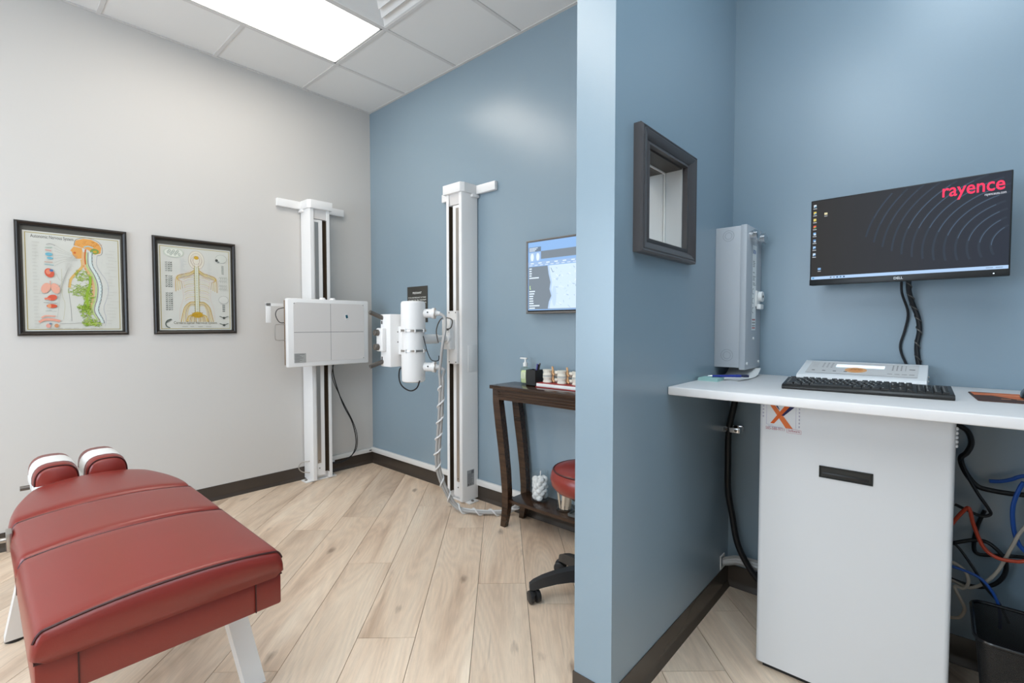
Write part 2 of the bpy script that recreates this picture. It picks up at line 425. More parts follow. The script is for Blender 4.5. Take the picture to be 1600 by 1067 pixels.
# partition of the control booth with its viewing window
NY0, NY1, NZ0, NZ1 = -0.885, -0.58, 1.498, 1.797
structure(B().box(PX0, PX1, PY, NY0, 0, ZC).box(PX0, PX1, NY1, 0, 0, ZC).box(PX0, PX1, NY0, NY1, 0, NZ0)
          .box(PX0, PX1, NY0, NY1, NZ1, ZC).build('wall_partition', M_blue_wall))
structure(B().box(RX0, RX1, -2.0, 0, 0, ZC).build('wall_booth', M_blue_wall))  # out of view; extended forward to cut light from the right
vw = sgroup('window_1', (PX1, (NY0 + NY1) / 2, (NZ0 + NZ1) / 2), ROT_W)
M_frame = mat('charcoal_brown_moulding', (0.085, 0.076, 0.076), 0.34, spec=0.5)
M_jamb = mat('grey_white_jamb', (0.56, 0.56, 0.55), 0.45)
M_head = mat('shaded_head_jamb', (0.05, 0.042, 0.035), 0.5)  # dark colour stands for the unlit underside of the head
nw, nh = NY1 - NY0, NZ1 - NZ0
fw_, fh_ = nw + 0.142, nh + 0.098
prof = [(0.0, 0.0), (0.0, 0.020), (0.006, 0.024), (0.012, 0.022), (0.016, 0.024), (0.030, 0.021), (0.042, 0.013), (0.048, 0.016), (0.054, 0.016), (0.054, 0.0)]
# side rails are wider than top and bottom: build the profile to the opening on each side
cs = [(-1, -1), (1, -1), (1, 1), (-1, 1)]
for i in range(4):
    lp = []
    for c in (cs[i], cs[(i + 1) % 4]):
        lp.append([(c[0] * (fw_ / 2 - p[0] * 0.071 / 0.054), c[1] * (fh_ / 2 - p[0] * 0.049 / 0.054), p[1] * 1.25) for p in prof])
    B().loft(lp).build('frame_rail', M_frame, vw)
dp = PX1 - PX0; t = 0.006
for (x0, x1, y0, y1, nm, mm) in ((-nw / 2, -nw / 2 + t, -nh / 2, nh / 2, 'jamb', M_jamb), (nw / 2 - t, nw / 2, -nh / 2, nh / 2, 'jamb', M_jamb),
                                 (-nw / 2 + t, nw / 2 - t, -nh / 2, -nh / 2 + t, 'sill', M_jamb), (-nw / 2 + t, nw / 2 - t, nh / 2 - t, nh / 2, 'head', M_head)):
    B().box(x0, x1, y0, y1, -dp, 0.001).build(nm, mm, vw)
B().box(-nw / 2 + t, nw / 2 - t, -nh / 2 + t, nh / 2 - t, -0.072, -0.066).build('pane', M_glass, vw)
M_bead = mat('pale_glazing_bead', (0.75, 0.74, 0.70), 0.4)
for r in rails(nw - 2 * t, nh - 2 * t, [(0, -0.066), (0, -0.061), (0.005, -0.062), (0.005, -0.066)]): r.build('glazing_bead', M_bead, vw)
for r in rails(nw - 2 * t, nh - 2 * t, [(0, -dp - 0.004), (0, -dp + 0.004), (0.006, -dp + 0.003), (0.006, -dp - 0.004)]): r.build('edge_bead', M_bead, vw)

# cove base and raceway
def cove(name, x0, y0, x1, y1, h=0.1, side=1):
    """base along a line; side=+1 puts it to the left of the direction"""
    a = Vector((x0, y0)); b = Vector((x1, y1)); d = (b - a).normalized(); n = Vector((-d.y, d.x)) * side
    pr = [(0, 0), (0.016, 0), (0.015, 0.006), (0.006, 0.018), (0.004, 0.03), (0.004, h - 0.003), (0.003, h), (0, h)]
    lp = [[(p.x + n.x * q[0], p.y + n.y * q[0], q[1]) for q in pr] for p in (a, b)]
    return structure(B().loft(lp).build(name, M_base))
cove('baseboard_left', 0, YF, 0, 0, side=-1)
cove('baseboard_back', 0, 0, PX0, 0, side=-1)
cove('baseboard_partition_end', PX0 - 0.004, PY, PX1 + 0.004, PY, side=-1)
cove('baseboard_partition', PX1, PY, PX1, 0, side=-1)
cove('baseboard_room_side', PX0, PY, PX0, 0, side=1)
cove('baseboard_booth_back', PX1, 0, RX0, 0, side=-1)
structure(B().box(0.0, PX0, -0.022, 0, 0.1, 0.141, 0.004).build('trim_1', M_trimw))
structure(B().box(0.0, 0.022, -0.46, -0.022, 0.1, 0.135, 0.004).build('trim_2', M_trimw))
B().box(-0.002, 0.026, -0.05, -0.03, 0.115, 0.122).build('clip', M_black, bpy.data.objects['trim_2'])

# ceiling: lay-in tiles in a T-bar grid
ceil = structure(B().box(-0.1, XR + 0.1, YF - 0.1, 0.1, ZC + 0.03, ZC + 0.08).build('ceiling', M_tile))
gx = [0.0] + [0.527 + 0.6065 * k for k in range(8)] ; gx = [g for g in gx if g < XR - 0.05] + [XR]
gy = [0.0] + [-0.590 - 0.6065 * k for k in range(7)]; gy = [g for g in gy if g > YF + 0.05] + [YF]
lamp_cells = {(c, r + q) for c, r in ((1, 1), (3, 3), (5, 3), (6, 1), (7, 3), (3, 5), (5, 5)) for q in (0, 1)}      # (column, row): 2 rows each
vent_cells = {(2, 1)}
for i in range(len(gx) - 1):
    for j in range(len(gy) - 1):
        if (i, j) in lamp_cells or (i, j) in vent_cells: continue
        a, b = gx[i] + 0.006, gx[i + 1] - 0.006; c, d = gy[j + 1] + 0.006, gy[j] - 0.006
        me = B().box(-(b - a) / 2, (b - a) / 2, -(d - c) / 2, (d - c) / 2, 0, 0.014, 0.003, 1).mesh('ceiling_tile', M_tile)
        place('ceiling_tile', me, ceil, ((a + b) / 2, (c + d) / 2, ZC + 0.001))
for x in gx[1:-1]: B().box(x - 0.012, x + 0.012, YF, 0, ZC - 0.004, ZC + 0.006, 0.0015, 1).build('grid_bar', M_grid, ceil)
for i in range(len(gx) - 1):
    for y in gy[1:-1]:
        j = gy.index(y)
        if (i, j) in lamp_cells and (i, j - 1) in lamp_cells: continue
        B().box(gx[i] + 0.012, gx[i + 1] - 0.012, y - 0.012, y + 0.012, ZC - 0.004, ZC + 0.006, 0.0015, 1).build('grid_bar', M_grid, ceil)
structure(B().box(0, 0.02, YF, 0, ZC - 0.005, ZC).build('trim_3', M_grid))
structure(B().box(0.02, PX0, -0.02, 0, ZC - 0.005, ZC).build('trim_4', M_grid))

# recessed lamps
M_lens = mat('lamp_lens', (1.0, 0.945, 0.865), 0.5, emit=TROFFER)
M_lampwhite = mat('lamp_reflector_white', (0.88, 0.88, 0.87), 0.5)
M_lens_cool = mat('lamp_lens_cool', (0.80, 0.915, 1.0), 0.5, emit=TROFFER_COOL)
def troffer(i, j, label, M_lens=M_lens):
    x0, x1 = gx[i] + 0.013, gx[i + 1] - 0.013; y1, y0 = gy[j] - 0.013, gy[j + 2] + 0.013
    cx_, cy_ = (x0 + x1) / 2, (y0 + y1) / 2; w, h = (x1 - x0) / 2, (y1 - y0) / 2
    th = thing('ceiling_lamp', label, 'ceiling lamp', (cx_, cy_, ZC), None, 'recessed ceiling lamps')
    B().box(-w, w, -h, -h + 0.012, -0.002, 0.02).box(-w, w, h - 0.012, h, -0.002, 0.02).box(-w, -w + 0.012, -h, h, -0.002, 0.02).box(w - 0.012, w, -h, h, -0.002, 0.02).build('frame', M_grid, th)
    for s in (-1, 1):      # curved side reflectors; own glow stands for lens light falling on them
        lp = []
        for yy in (-h + 0.012, h - 0.012):
            lp.append([(s * (w - 0.012 - (w - 0.012 - 0.15) * k / 6), yy, 0.004 + 0.006 * math.sin(PI * k / 6)) for k in range(7)])
        B().loft(lp, cap=False, closed=False).build('glowing_reflector', M_lens, th)
    lp = []
    for yy, sc in ((-h + 0.014, 0.2), (-h + 0.03, 0.7), (-h + 0.07, 1.0), (h - 0.07, 1.0), (h - 0.03, 0.7), (h - 0.014, 0.2)):
        lp.append([(0.15 * math.cos(PI * k / 10), yy, 0.004 - 0.006 * sc * math.sin(PI * k / 10)) for k in range(11)])
    B().loft(lp, cap=False, closed=False).build('lens', M_lens, th)
    for s in (-1, 1): B().box(s * 0.150 - 0.0022, s * 0.150 + 0.0022, -h + 0.04, h - 0.04, -0.006, 0.004).build('lens_seam', M_grid, th)
    return th
troffer(1, 1, 'bright recessed fluorescent lamp in the ceiling above the white wall')
troffer(6, 1, 'added unseen fill lamp in the ceiling of the control booth', M_lens_cool)  # out-of-view lamp put in to brighten the countertop
troffer(5, 3, 'recessed fluorescent lamp over the open end of the control booth', M_lens_cool)
troffer(3, 5, 'added unseen fill lamp near the rear window')  # unseen, added to spread the room light more evenly
troffer(3, 3, 'added unseen fill lamp over the open floor in front of the partition')  # added out of view to lift the dim part of the room
troffer(5, 5, 'added unseen fill lamp behind the camera, rearmost on the right', M_lens_cool)  # put in behind the view to raise the light level
troffer(7, 3, 'added unseen fill lamp beside the right-hand wall', M_lens_cool)  # another unseen lamp, added to brighten the booth side

# square air diffuser
vx, vy = (gx[2] + gx[3]) / 2, (gy[1] + gy[2]) / 2
vt = thing('ceiling_vent', 'square white louvred air diffuser in the ceiling beside the lit lamp', 'air vent', (vx, vy, ZC))
for k in range(5):
    s = 0.582 - k * 0.115
    for r in rails(s, s, [(0.0, 0.012 + (0.012 if k else 0.0)), (0.0, 0.0 + (0.004 if k else -0.003)), (0.012, -0.006 if k else -0.003), (0.045, 0.022), (0.045, 0.026)]): r.build('louvre', M_steelw2 if k == 9 else M_lampwhite, vt)
B().box(-0.06, 0.06, -0.06, 0.06, -0.004, 0.004, 0.003).build('centre_plate', M_lampwhite, vt)
B().box(-0.29, 0.29, -0.29, 0.29, 0.027, 0.03).build('backing', M_grid, vt)

# ================================================================== things in the treatment room
# ---- adjusting table (long axis along X, foot end towards the camera)
TY = -2.0
tb = thing('adjusting_table', 'red leather chiropractic adjusting table with white splayed legs', 'treatment table', (1.55, TY, 0))
def cushion(x0, x1, wfun, zb, ze, crown, r=0.03, n=14):
    loops = []
    L = x1 - x0
    ds = [0, 0.15, 0.4, 0.7, 1.0]
    xs = [x0 + r * d for d in ds] + [x0 + r + (L - 2 * r) * k / n for k in range(1, n)] + [x1 - r * d for d in reversed(ds)]
    for x in xs:
        d = min(x - x0, x1 - x, r); ins = r - math.sqrt(max(r * r - (r - d) ** 2, 0))
        w = wfun(x); lp = []
        hw = w - ins * 0.35; top = ze - ins * 0.75
        lp.append((x, -hw + 0.02, zb)); 
        for k in range(6):      # left bulging side and rounded edge
            a = PI * (0.5 * k / 5)
            lp.append((x, -hw + 0.026 - 0.026 * math.cos(a) * 1.0, zb + 0.012 + (top - zb - 0.012) * math.sin(a)))
        for k in range(1, 12):
            u = -1 + 2 * k / 12
            lp.append((x, u * (hw - 0.026), top + (crown * (1 - abs(u) ** 2.4)) * (1 - ins / r * 0.6)))
        for k in range(6):
            a = PI * (0.5 * (5 - k) / 5)
            lp.append((x, hw - 0.026 + 0.026 * math.cos(a), zb + 0.012 + (top - zb - 0.012) * math.sin(a)))
        lp.append((x, hw - 0.02, zb))
        loops.append(lp)
    return B().loft(loops), loops
hw0 = 0.277
sec = [(0.20, 0.722, lambda x: hw0, 'foot_cushion'), (-0.185, 0.192, lambda x: hw0, 'lower_cushion'),
       (-0.64, -0.193, lambda x: hw0 - 0.085 * max(0, (-0.25 - x) / 0.39) ** 1.8, 'upper_cushion')]
for x0, x1, wf_, nm in sec:
    b, loops = cushion(x0, x1, wf_, 0.462, 0.538, 0.022, 0.03 if nm != 'upper_cushion' else 0.045)
    c = b.build(nm, M_leather, tb, 60)
    ks = [2] if nm != 'foot_cushion' else [2, len(loops) - 3]
    for k in ks:
        lp = loops[k]
        B().tube([(p[0], p[1], p[2] + 0.0015) for p in lp[3:-3]], 0.0032, 6, 2).build('piping', M_piping, c)
b = B().box(-0.10, 0.708, -0.270, 0.270, 0.368, 0.463, 0.008)
sk = b.build('padded_skirt', M_leather, tb)
for s in (-1, 1):
    B().box(0.7085, 0.7115, s * 0.195 - 0.0015, s * 0.195 + 0.0015, 0.371, 0.460).build('stitched_seam', M_piping, sk)
    B().box(0.05, 0.052, s * 0.2705 - 0.001, s * 0.2705 + 0.001, 0.371, 0.460).build('stitched_seam', M_piping, sk)
B().box(0.70, 0.7112, -0.27, 0.27, 0.4605, 0.4645).build('painted_gap_shadow', M_piping, sk)  # dark strip painted in for the shadow below the cushion
B().box(-0.62, 0.60, -0.17, 0.17, 0.32, 0.37, 0.006).build('steel_frame', M_steelw, tb)
def leg(xt, yt, xb, yb):
    d = 0.030
    lp = [[(xt - d, yt - d, 0.37), (xt + d, yt - d, 0.37), (xt + d, yt + d, 0.37), (xt - d, yt + d, 0.37)],
          [(xb - d, yb - d, 0.012), (xb + d, yb - d, 0.012), (xb + d, yb + d, 0.012), (xb - d, yb + d, 0.012)]]
    return B().loft(lp)
for (xt, xb) in ((0.40, 0.485), (-0.36, -0.46)):
    for s in (-1, 1):
        l = leg(xt, s * 0.205, xb, s * 0.262).build('leg', M_steelw, tb)
        B().cyl((xb, s * 0.262, 0), (xb, s * 0.262, 0.013), 0.03).build('foot_pad', M_black, l)
# head pads with paper strips
for yc in (0.058, -0.113):
    loops = []
    for x, sc in ((-0.965, 0.55), (-0.955, 0.85), (-0.93, 1), (-0.70, 1), (-0.665, 0.93), (-0.655, 0.80)):
        loops.append([(x, yc + 0.076 * sc * math.copysign(abs(math.cos(PI * k / 14)) ** 0.7, math.cos(PI * k / 14)), 0.53 + 0.082 * sc * math.sin(PI * k / 14) ** 0.75) for k in range(15)])
    hp = B().loft(loops).build('head_pad', M_leather, tb, 55)
    B().tube([(p[0] + 0.001, p[1], p[2]) for p in loops[-2]], 0.003, 6, 2).build('piping', M_piping, hp)
    st = []
    for x in (-0.865, -0.725):
        st.append([(x, yc + 0.0785 * math.copysign(abs(math.cos(PI * k / 14)) ** 0.7, math.cos(PI * k / 14)), 0.53 + 0.0845 * math.sin(PI * k / 14) ** 0.75) for k in range(15)]
                  + [(x, yc + 0.0770 * math.copysign(abs(math.cos(PI * k / 14)) ** 0.7, math.cos(PI * k / 14)), 0.53 + 0.0828 * math.sin(PI * k / 14) ** 0.75) for k in range(14, -1, -1)])
    B().loft(st).build('paper_strip', M_paper, hp, 60)
B().box(-0.94, -0.60, -0.19, 0.135, 0.495, 0.53, 0.006).build('head_frame', M_steelw, tb)
B().cyl((-0.72, -0.195, 0.52), (-0.72, -0.225, 0.52), 0.010).build('adjuster_knob', M_knob, tb)
lv = B().cyl((-0.12, -0.27, 0.50), (-0.12, -0.36, 0.505), 0.008).box(-0.15, -0.09, -0.285, -0.270, 0.465, 0.53, 0.003).build('release_lever', M_steel, tb)
B().box(-0.24, -0.03, -0.41, -0.325, 0.41, 0.45, 0.015).cyl((-0.12, -0.37, 0.45), (-0.12, -0.365, 0.51), 0.008).build('arm_pad', M_leather, tb)

# ---- anatomy charts
def chart(yc, label, draw):
    W, H = 0.480, 0.628
    th = thing('framed_poster', label, 'poster', (0.0, yc, 1.474), ROT_W, 'framed anatomy charts on the white wall')
    prof = [(0.0, 0.001), (0.0, 0.014), (0.004, 0.021), (0.010, 0.024), (0.016, 0.021), (0.020, 0.016), (0.0225, 0.016), (0.0235, 0.008), (0.0235, 0.001)]
    for r in rails(W, H, prof): r.build('frame_rail', mat('black_lacquer_frame', (0.016, 0.011, 0.008), 0.30), th)
    B().box(-W / 2 + 0.02, W / 2 - 0.02, -H / 2 + 0.02, H / 2 - 0.02, 0.001, 0.004).build('backing', mat('grey_olive_mat', (0.10, 0.095, 0.08), 0.6), th)
    pw, ph = 0.418, 0.553
    pp = B().box(-pw / 2, pw / 2, -H / 2 + 0.025, -H / 2 + 0.025 + ph, 0.004, 0.005).build('paper', mat('chart_paper', (0.62, 0.62, 0.57), 0.65), th)
    d = D2(0.0053); y0 = -H / 2 + 0.025
    gold = ink('a89a5c')
    for a, c in (((-pw / 2 + 0.008, y0 + 0.008), (pw / 2 - 0.008, y0 + 0.0115)), ((-pw / 2 + 0.008, y0 + ph - 0.0115), (pw / 2 - 0.008, y0 + ph - 0.008)),
                 ((-pw / 2 + 0.008, y0 + 0.008), (-pw / 2 + 0.0115, y0 + ph - 0.008)), ((pw / 2 - 0.0115, y0 + 0.008), (pw / 2 - 0.008, y0 + ph - 0.008))):
        d.rect(a[0], a[1], c[0], c[1], gold)
    def P(u, v): return (-pw / 2 + u * pw, y0 + ph - v * ph)
    draw(d, P, pw, ph)
    d.build('printed_chart', pp)
    return th
def chart_autonomic(d, P, pw, ph):
    rnd = random.Random(3)
    grey = ink('8a8a88'); dk = ink('4b4a48')
    d.text('Autonomic Nervous System', *P(0.075, 0.065), 0.026, dk, sx=1.0, width=pw * 0.42)
    org = ink('dfa25a'); org2 = ink('c9823c')
    # head and brain in profile
    d.poly([P(*q) for q in ((0.50, 0.11), (0.52, 0.055), (0.60, 0.03), (0.68, 0.032), (0.75, 0.06), (0.79, 0.11), (0.78, 0.17), (0.72, 0.19), (0.64, 0.14), (0.55, 0.12))], org)
    d.line([P(*q) for q in ((0.50, 0.11), (0.52, 0.05), (0.60, 0.022), (0.69, 0.026), (0.77, 0.06), (0.80, 0.12), (0.79, 0.18), (0.74, 0.20))], 0.0025, ink('7b7a72'))
    for k in range(16):
        u = rnd.uniform(0.53, 0.77); v = rnd.uniform(0.05, 0.10); d.line([P(u, v), P(u + 0.015, v + 0.012), P(u + 0.03, v)], 0.0016, org2)
    d.poly([P(*q) for q in ((0.495, 0.12), (0.58, 0.13), (0.60, 0.24), (0.52, 0.245), (0.485, 0.21), (0.475, 0.175), (0.46, 0.165), (0.48, 0.14))], org)
    d.ell(*P(0.505, 0.185), 0.006, 0.006, ink('cc6b3a'))
    d.line([P(0.60, 0.12), P(0.65, 0.105), P(0.70, 0.12)], 0.006, ink('9cc4cc'))
    d.ell(*P(0.715, 0.155), 0.020, 0.016, ink('7f9a55')); d.ell(*P(0.72, 0.158), 0.009, 0.007, ink('caa03c'))
    # neck, chest outline, back
    d.line([P(*q) for q in ((0.575, 0.25), (0.58, 0.32), (0.53, 0.38), (0.46, 0.46), (0.44, 0.55))], 0.012, ink('d5ae68'))
    d.line([P(*q) for q in ((0.44, 0.46), (0.435, 0.60), (0.45, 0.75), (0.455, 0.90))], 0.0018, grey)
    d.line([P(*q) for q in ((0.74, 0.20), (0.74, 0.32), (0.84, 0.47), (0.85, 0.60), (0.80, 0.75), (0.82, 0.86), (0.81, 0.95))], 0.0016, ink('a7a9b8'))
    spine = [(0.64, 0.17), (0.64, 0.30), (0.70, 0.41), (0.735, 0.52), (0.725, 0.65), (0.69, 0.78), (0.74, 0.88), (0.75, 0.92)]
    d.line([P(u - 0.045, v) for u, v in spine[:-2]], 0.013, ink('d9b184'))
    d.line([P(u - 0.015, v) for u, v in spine[:-1]], 0.009, ink('b8c98a'))
    d.line([P(u + 0.03, v) for u, v in spine], 0.010, ink('cfdcd8')); d.line([P(u + 0.05, v) for u, v in spine], 0.0035, ink('6d7678'))
    d.line([P(u + 0.005, v) for u, v in spine], 0.0022, ink('5a605c'))
    for k in range(22):
        t = k / 21 * (len(spine) - 2); i = int(t); fr = t - i; u = spine[i][0] + (spine[i + 1][0] - spine[i][0]) * fr; v = spine[i][1] + (spine[i + 1][1] - spine[i][1]) * fr
        d.ell(*P(u + 0.045, v), 0.004, 0.005, ink('aab7b9'), 8)
        if 3 < k < 18: d.ell(*P(u - 0.055, v), 0.0035, 0.003, ink('d07a58'), 8)
    d.line([P(*q) for q in ((0.62, 0.14), (0.61, 0.22), (0.615, 0.30))], 0.006, ink('c96a3c'))
    # green nerve plexus
    g = [ink(c) for c in ('8fae3c', '7f9f2c', 'a9bd62', '93b03a', 'b9c77c')]
    def scr_(u0, v0, ru, rv, n, w=0.0022):
        for k in range(n):
            a = rnd.uniform(0, 2 * PI); q = math.sqrt(rnd.random()); u = u0 + ru * q * math.cos(a); v = v0 + rv * q * math.sin(a)
            d.line([P(u, v), P(u + rnd.uniform(-.03, .03), v + rnd.uniform(-.018, .018)), P(u + rnd.uniform(-.05, .05), v + rnd.uniform(-.03, .03))], w, rnd.choice(g))
    scr_(0.585, 0.42, 0.075, 0.065, 70, 0.0015); scr_(0.53, 0.58, 0.085, 0.06, 70, 0.0018); scr_(0.635, 0.62, 0.035, 0.11, 90, 0.003)
    d.line([P(*q) for q in ((0.66, 0.42), (0.655, 0.52), (0.62, 0.62), (0.625, 0.74), (0.64, 0.84))], 0.012, g[0])
    scr_(0.60, 0.80, 0.06, 0.07, 60, 0.0026); scr_(0.66, 0.915, 0.10, 0.022, 80, 0.0028); scr_(0.57, 0.75, 0.05, 0.03, 30)
    d.line([P(0.33, 0.925), P(0.5, 0.92), P(0.7, 0.895)], 0.0016, grey)
    # organs down the left
    rd = ink('d3604a'); pk = ink('e2a894'); bl = ink('6fb0c4')
    d.line([P(0.22, 0.125), P(0.26, 0.115), P(0.31, 0.13)], 0.002, grey); d.line([P(0.21, 0.155), P(0.28, 0.15)], 0.004, ink('9fb5a6'))
    d.line([P(0.21, 0.18), P(0.27, 0.185)], 0.005, ink('d99c90'))
    d.ell(*P(0.245, 0.222), 0.015, 0.009, bl); d.ell(*P(0.255, 0.26), 0.013, 0.006, bl)
    d.line([P(0.20, 0.30), P(0.28, 0.30)], 0.005, ink('c6aa9c')); d.line([P(0.20, 0.325), P(0.29, 0.33)], 0.004, ink('8fb3b6'))
    d.ell(*P(0.245, 0.41), 0.019, 0.026, rd, rot=0.3); d.ell(*P(0.235, 0.40), 0.010, 0.014, ink('e08a70')); d.ell(*P(0.265, 0.385), 0.008, 0.007, ink('4f78a8'))
    d.line([P(0.25, 0.49), P(0.25, 0.55)], 0.004, pk)
    d.ell(*P(0.205, 0.565), 0.018, 0.030, pk, rot=-0.3); d.ell(*P(0.30, 0.565), 0.018, 0.030, pk, rot=0.3)
    d.ell(*P(0.265, 0.66), 0.021, 0.016, rd, rot=0.4); d.line([P(0.19, 0.675), P(0.22, 0.67), P(0.25, 0.68)], 0.010, ink('dd7c66'))
    d.line([P(0.18, 0.712), P(0.31, 0.715)], 0.0022, grey)
    d.ell(*P(0.26, 0.745), 0.022, 0.011, ink('cf5a40')); d.ell(*P(0.235, 0.745), 0.008, 0.011, ink('e09a70'))
    for k in range(9): d.line([P(0.2 + k * 0.012, 0.80), P(0.205 + k * 0.012, 0.785 + 0.02 * rnd.random())], 0.0016, ink('6d7a74'))
    d.line([P(0.155, 0.865), P(0.20, 0.845), P(0.29, 0.85)], 0.008, pk); d.line([P(0.13, 0.91), P(0.18, 0.885), P(0.27, 0.885), P(0.335, 0.90)], 0.013, ink('e0a08c'))
    d.ell(*P(0.22, 0.945), 0.010, 0.012, ink('dca092')); d.ell(*P(0.30, 0.945), 0.009, 0.011, ink('d09468')); d.ell(*P(0.24, 0.925), 0.006, 0.006, ink('7a8a9a'), 6)
    # leader lines
    thin = ink('a8a79f')
    for v in (0.12, 0.155, 0.185, 0.23, 0.26, 0.30, 0.335): d.line([P(0.30, v), P(0.40, (v + 0.23) / 2), P(0.53, 0.20 + v * 0.2)], 0.0010, thin)
    for v in (0.41, 0.56, 0.66, 0.75, 0.86): d.line([P(0.31, v), P(0.36, 0.4 + v * 0.2), P(0.44, 0.34)], 0.0010, thin)
    d.line([P(0.365, 0.36), P(0.365, 0.62), P(0.39, 0.72), P(0.37, 0.88)], 0.0012, ink('b9b48c'))
    for k in range(26):
        v = 0.11 + k * 0.034; w = rnd.uniform(0.03, 0.075); d.line([P(0.085, v), P(0.085 + w, v)], 0.0022, ink('bfbdb6'), False)
        if rnd.random() < 0.6: d.line([P(0.085, v + 0.011), P(0.085 + w * .7, v + 0.011)], 0.0018, ink('cac8c1'), False)
    for k in range(24):
        v = 0.14 + k * 0.034; u = 0.87 - 0.05 * rnd.random(); w = rnd.uniform(0.04, 0.10); d.line([P(u, v), P(u + w, v)], 0.0020, ink('c2c0b9'), False)
    for k in range(6): d.line([P(0.40, 0.30 + k * 0.014), P(0.40 + rnd.uniform(.05, .09), 0.30 + k * 0.014)], 0.0018, ink('c2c0b9'), False)
    for k in range(7): d.line([P(0.20 + k * 0.09, 0.972), P(0.20 + k * 0.09 + rnd.uniform(.03, .075), 0.972)], 0.0022, ink('b3b2ac'), False)
def chart_spinal(d, P, pw, ph):
    rnd = random.Random(5)
    y1, y2, y3 = ink('c9a23a'), ink('dcc068'), ink('b8912c'); grey = ink('8f938f'); dk = ink('4d504c'); pk = ink('dcb9a6')
    # skull and spine
    d.ell(*P(0.505, 0.155), 0.046, 0.062, ink('d8d3c4'))
    for k in range(3): 
        rr = 0.046 - k * 0.013
        d.line([(P(0.505, 0.155)[0] + rr * math.cos(a * PI / 12), P(0.505, 0.155)[1] + rr * 1.35 * math.sin(a * PI / 12)) for a in range(25)], 0.0016, ink('a99b8e'))
    d.ell(*P(0.505, 0.125), 0.014, 0.012, y1)
    for u in (-0.075, -0.045, 0.045, 0.075): d.line([P(0.505 + u * 0.4, 0.10), P(0.505 + u, 0.16), P(0.505 + u * 0.5, 0.22)], 0.0012, ink('b08878'))
    d.rect(*P(0.482, 0.80), *P(0.528, 0.24), ink('d9dacb'))
    for u in (0.478, 0.532): d.line([P(u, 0.22), P(u, 0.80)], 0.0036, ink('a99c58'))
    for k in range(26): 
        v = 0.25 + k * 0.021; d.ell(*P(0.505, v), 0.006, 0.0035, ink('b9bda6'), 8)
        for s in (-1, 1): d.line([P(0.505 + s * 0.03, v), P(0.505 + s * 0.045, v + 0.008)], 0.0020, ink('7b7a48'))
    # shoulders, arms, ribs, hips and legs: mirrored nerve lines
    for s in (-1, 1):
        def S(u, v): return P(0.505 + s * u, v)
        for k in range(5):
            o = k * 0.012
            d.line([S(0.03, 0.27 + o), S(0.10, 0.31 + o), S(0.20, 0.335 + o), S(0.265, 0.36 + o), S(0.285 - o * 2, 0.42), S(0.285 - o * 2.4, 0.54 - o)], 0.0030 if k < 3 else 0.0020, (y1, y2, y2, y3, pk)[k])
        for k in range(11):
            v = 0.36 + k * 0.026; d.line([S(0.03, v), S(0.12, v + 0.010), S(0.185 - 0.002 * k, v + 0.035)], 0.0018, (y2, pk, ink('e3cfa0'))[k % 3])
        for k in range(4):
            o = k * 0.014
            d.line([S(0.03, 0.66 + o), S(0.10, 0.665 + o), S(0.17 - o, 0.72 + o), S(0.20 - o * 1.5, 0.80), S(0.225 - o * 2.2, 0.90)], 0.0040 if k < 2 else 0.0026, (y1, y2, y3, y2)[k])
        for k in range(7):
            u = 0.02 + k * 0.022; d.line([S(0.02, 0.80), S(u * 0.8, 0.83), S(u, 0.90)], 0.0034, (y1, y3, y2)[k % 3])
        d.line([S(0.05, 0.22), S(0.07, 0.27), S(0.15, 0.315), S(0.27, 0.35), S(0.305, 0.42), S(0.30, 0.54)], 0.0012, pk)
        d.line([S(0.20, 0.50), S(0.19, 0.62), S(0.235, 0.75), S(0.245, 0.90)], 0.0012, pk)
    d.ell(*P(0.505, 0.815), 0.030, 0.020, y1); scr_ = [P(0.505 + rnd.uniform(-.08, .08), 0.815 + rnd.uniform(-.03, .03)) for _ in range(40)]
    for a, b in zip(scr_, scr_[1:]): d.line([a, b], 0.0013, y3, False)
    # vignettes round the edge
    x, y = P(0.20, 0.085); d.ell(x, y, 0.058, 0.032, ink('c4cabd')); d.ell(x, y, 0.050, 0.026, ink('dadcd2'))
    for k in range(9): d.ell(x - 0.030 + 0.0075 * k, y + 0.012 * math.sin(k * 2.1), 0.007, 0.009, ink('8d968c'), 10); d.ell(x - 0.030 + 0.0075 * k, y + 0.012 * math.sin(k * 2.1), 0.004, 0.006, ink('d0d4ca'), 10)
    for v0, n in ((0.20, 5), (0.36, 6), (0.56, 9)):
        for k in range(n):
            v = v0 + k * 0.024
            for u in (0.085, 0.12, 0.15): d.line([P(u, v), P(u + 0.012, v + 0.010), P(u + 0.022, v - 0.004)], 0.0030, rnd.choice((dk, grey, ink('6f7a70'))))
    d.line([P(0.15, 0.87), P(0.10, 0.885), P(0.075, 0.92), P(0.09, 0.955), P(0.13, 0.97)], 0.006, ink('5d675e'))
    for k in range(6): d.line([P(0.08 + 0.012 * k, 0.90 - 0.006 * k), P(0.10 + 0.012 * k, 0.91 - 0.006 * k)], 0.003, dk)
    x, y = P(0.86, 0.115); d.ell(x, y, 0.034, 0.028, ink('cfd1c8')); d.line([(x + 0.034 * math.cos(a * PI / 10), y + 0.028 * math.sin(a * PI / 10)) for a in range(21)], 0.0013, grey)
    d.ell(x - 0.028, y - 0.012, 0.009, 0.010, dk, 8); d.ell(x - 0.018, y - 0.022, 0.008, 0.007, grey, 8)
    for k in range(8): d.line([P(0.86, 0.20 + k * 0.014), P(0.895, 0.205 + k * 0.014)], 0.0030, ink('8d948c'))
    for v in (0.36, 0.40, 0.46, 0.50):
        for k in range(4): d.line([P(0.82 + 0.03 * k, v), P(0.84 + 0.03 * k, v - 0.02), P(0.85 + 0.03 * k, v + 0.012)], 0.0016, ink('a4aaa2'))
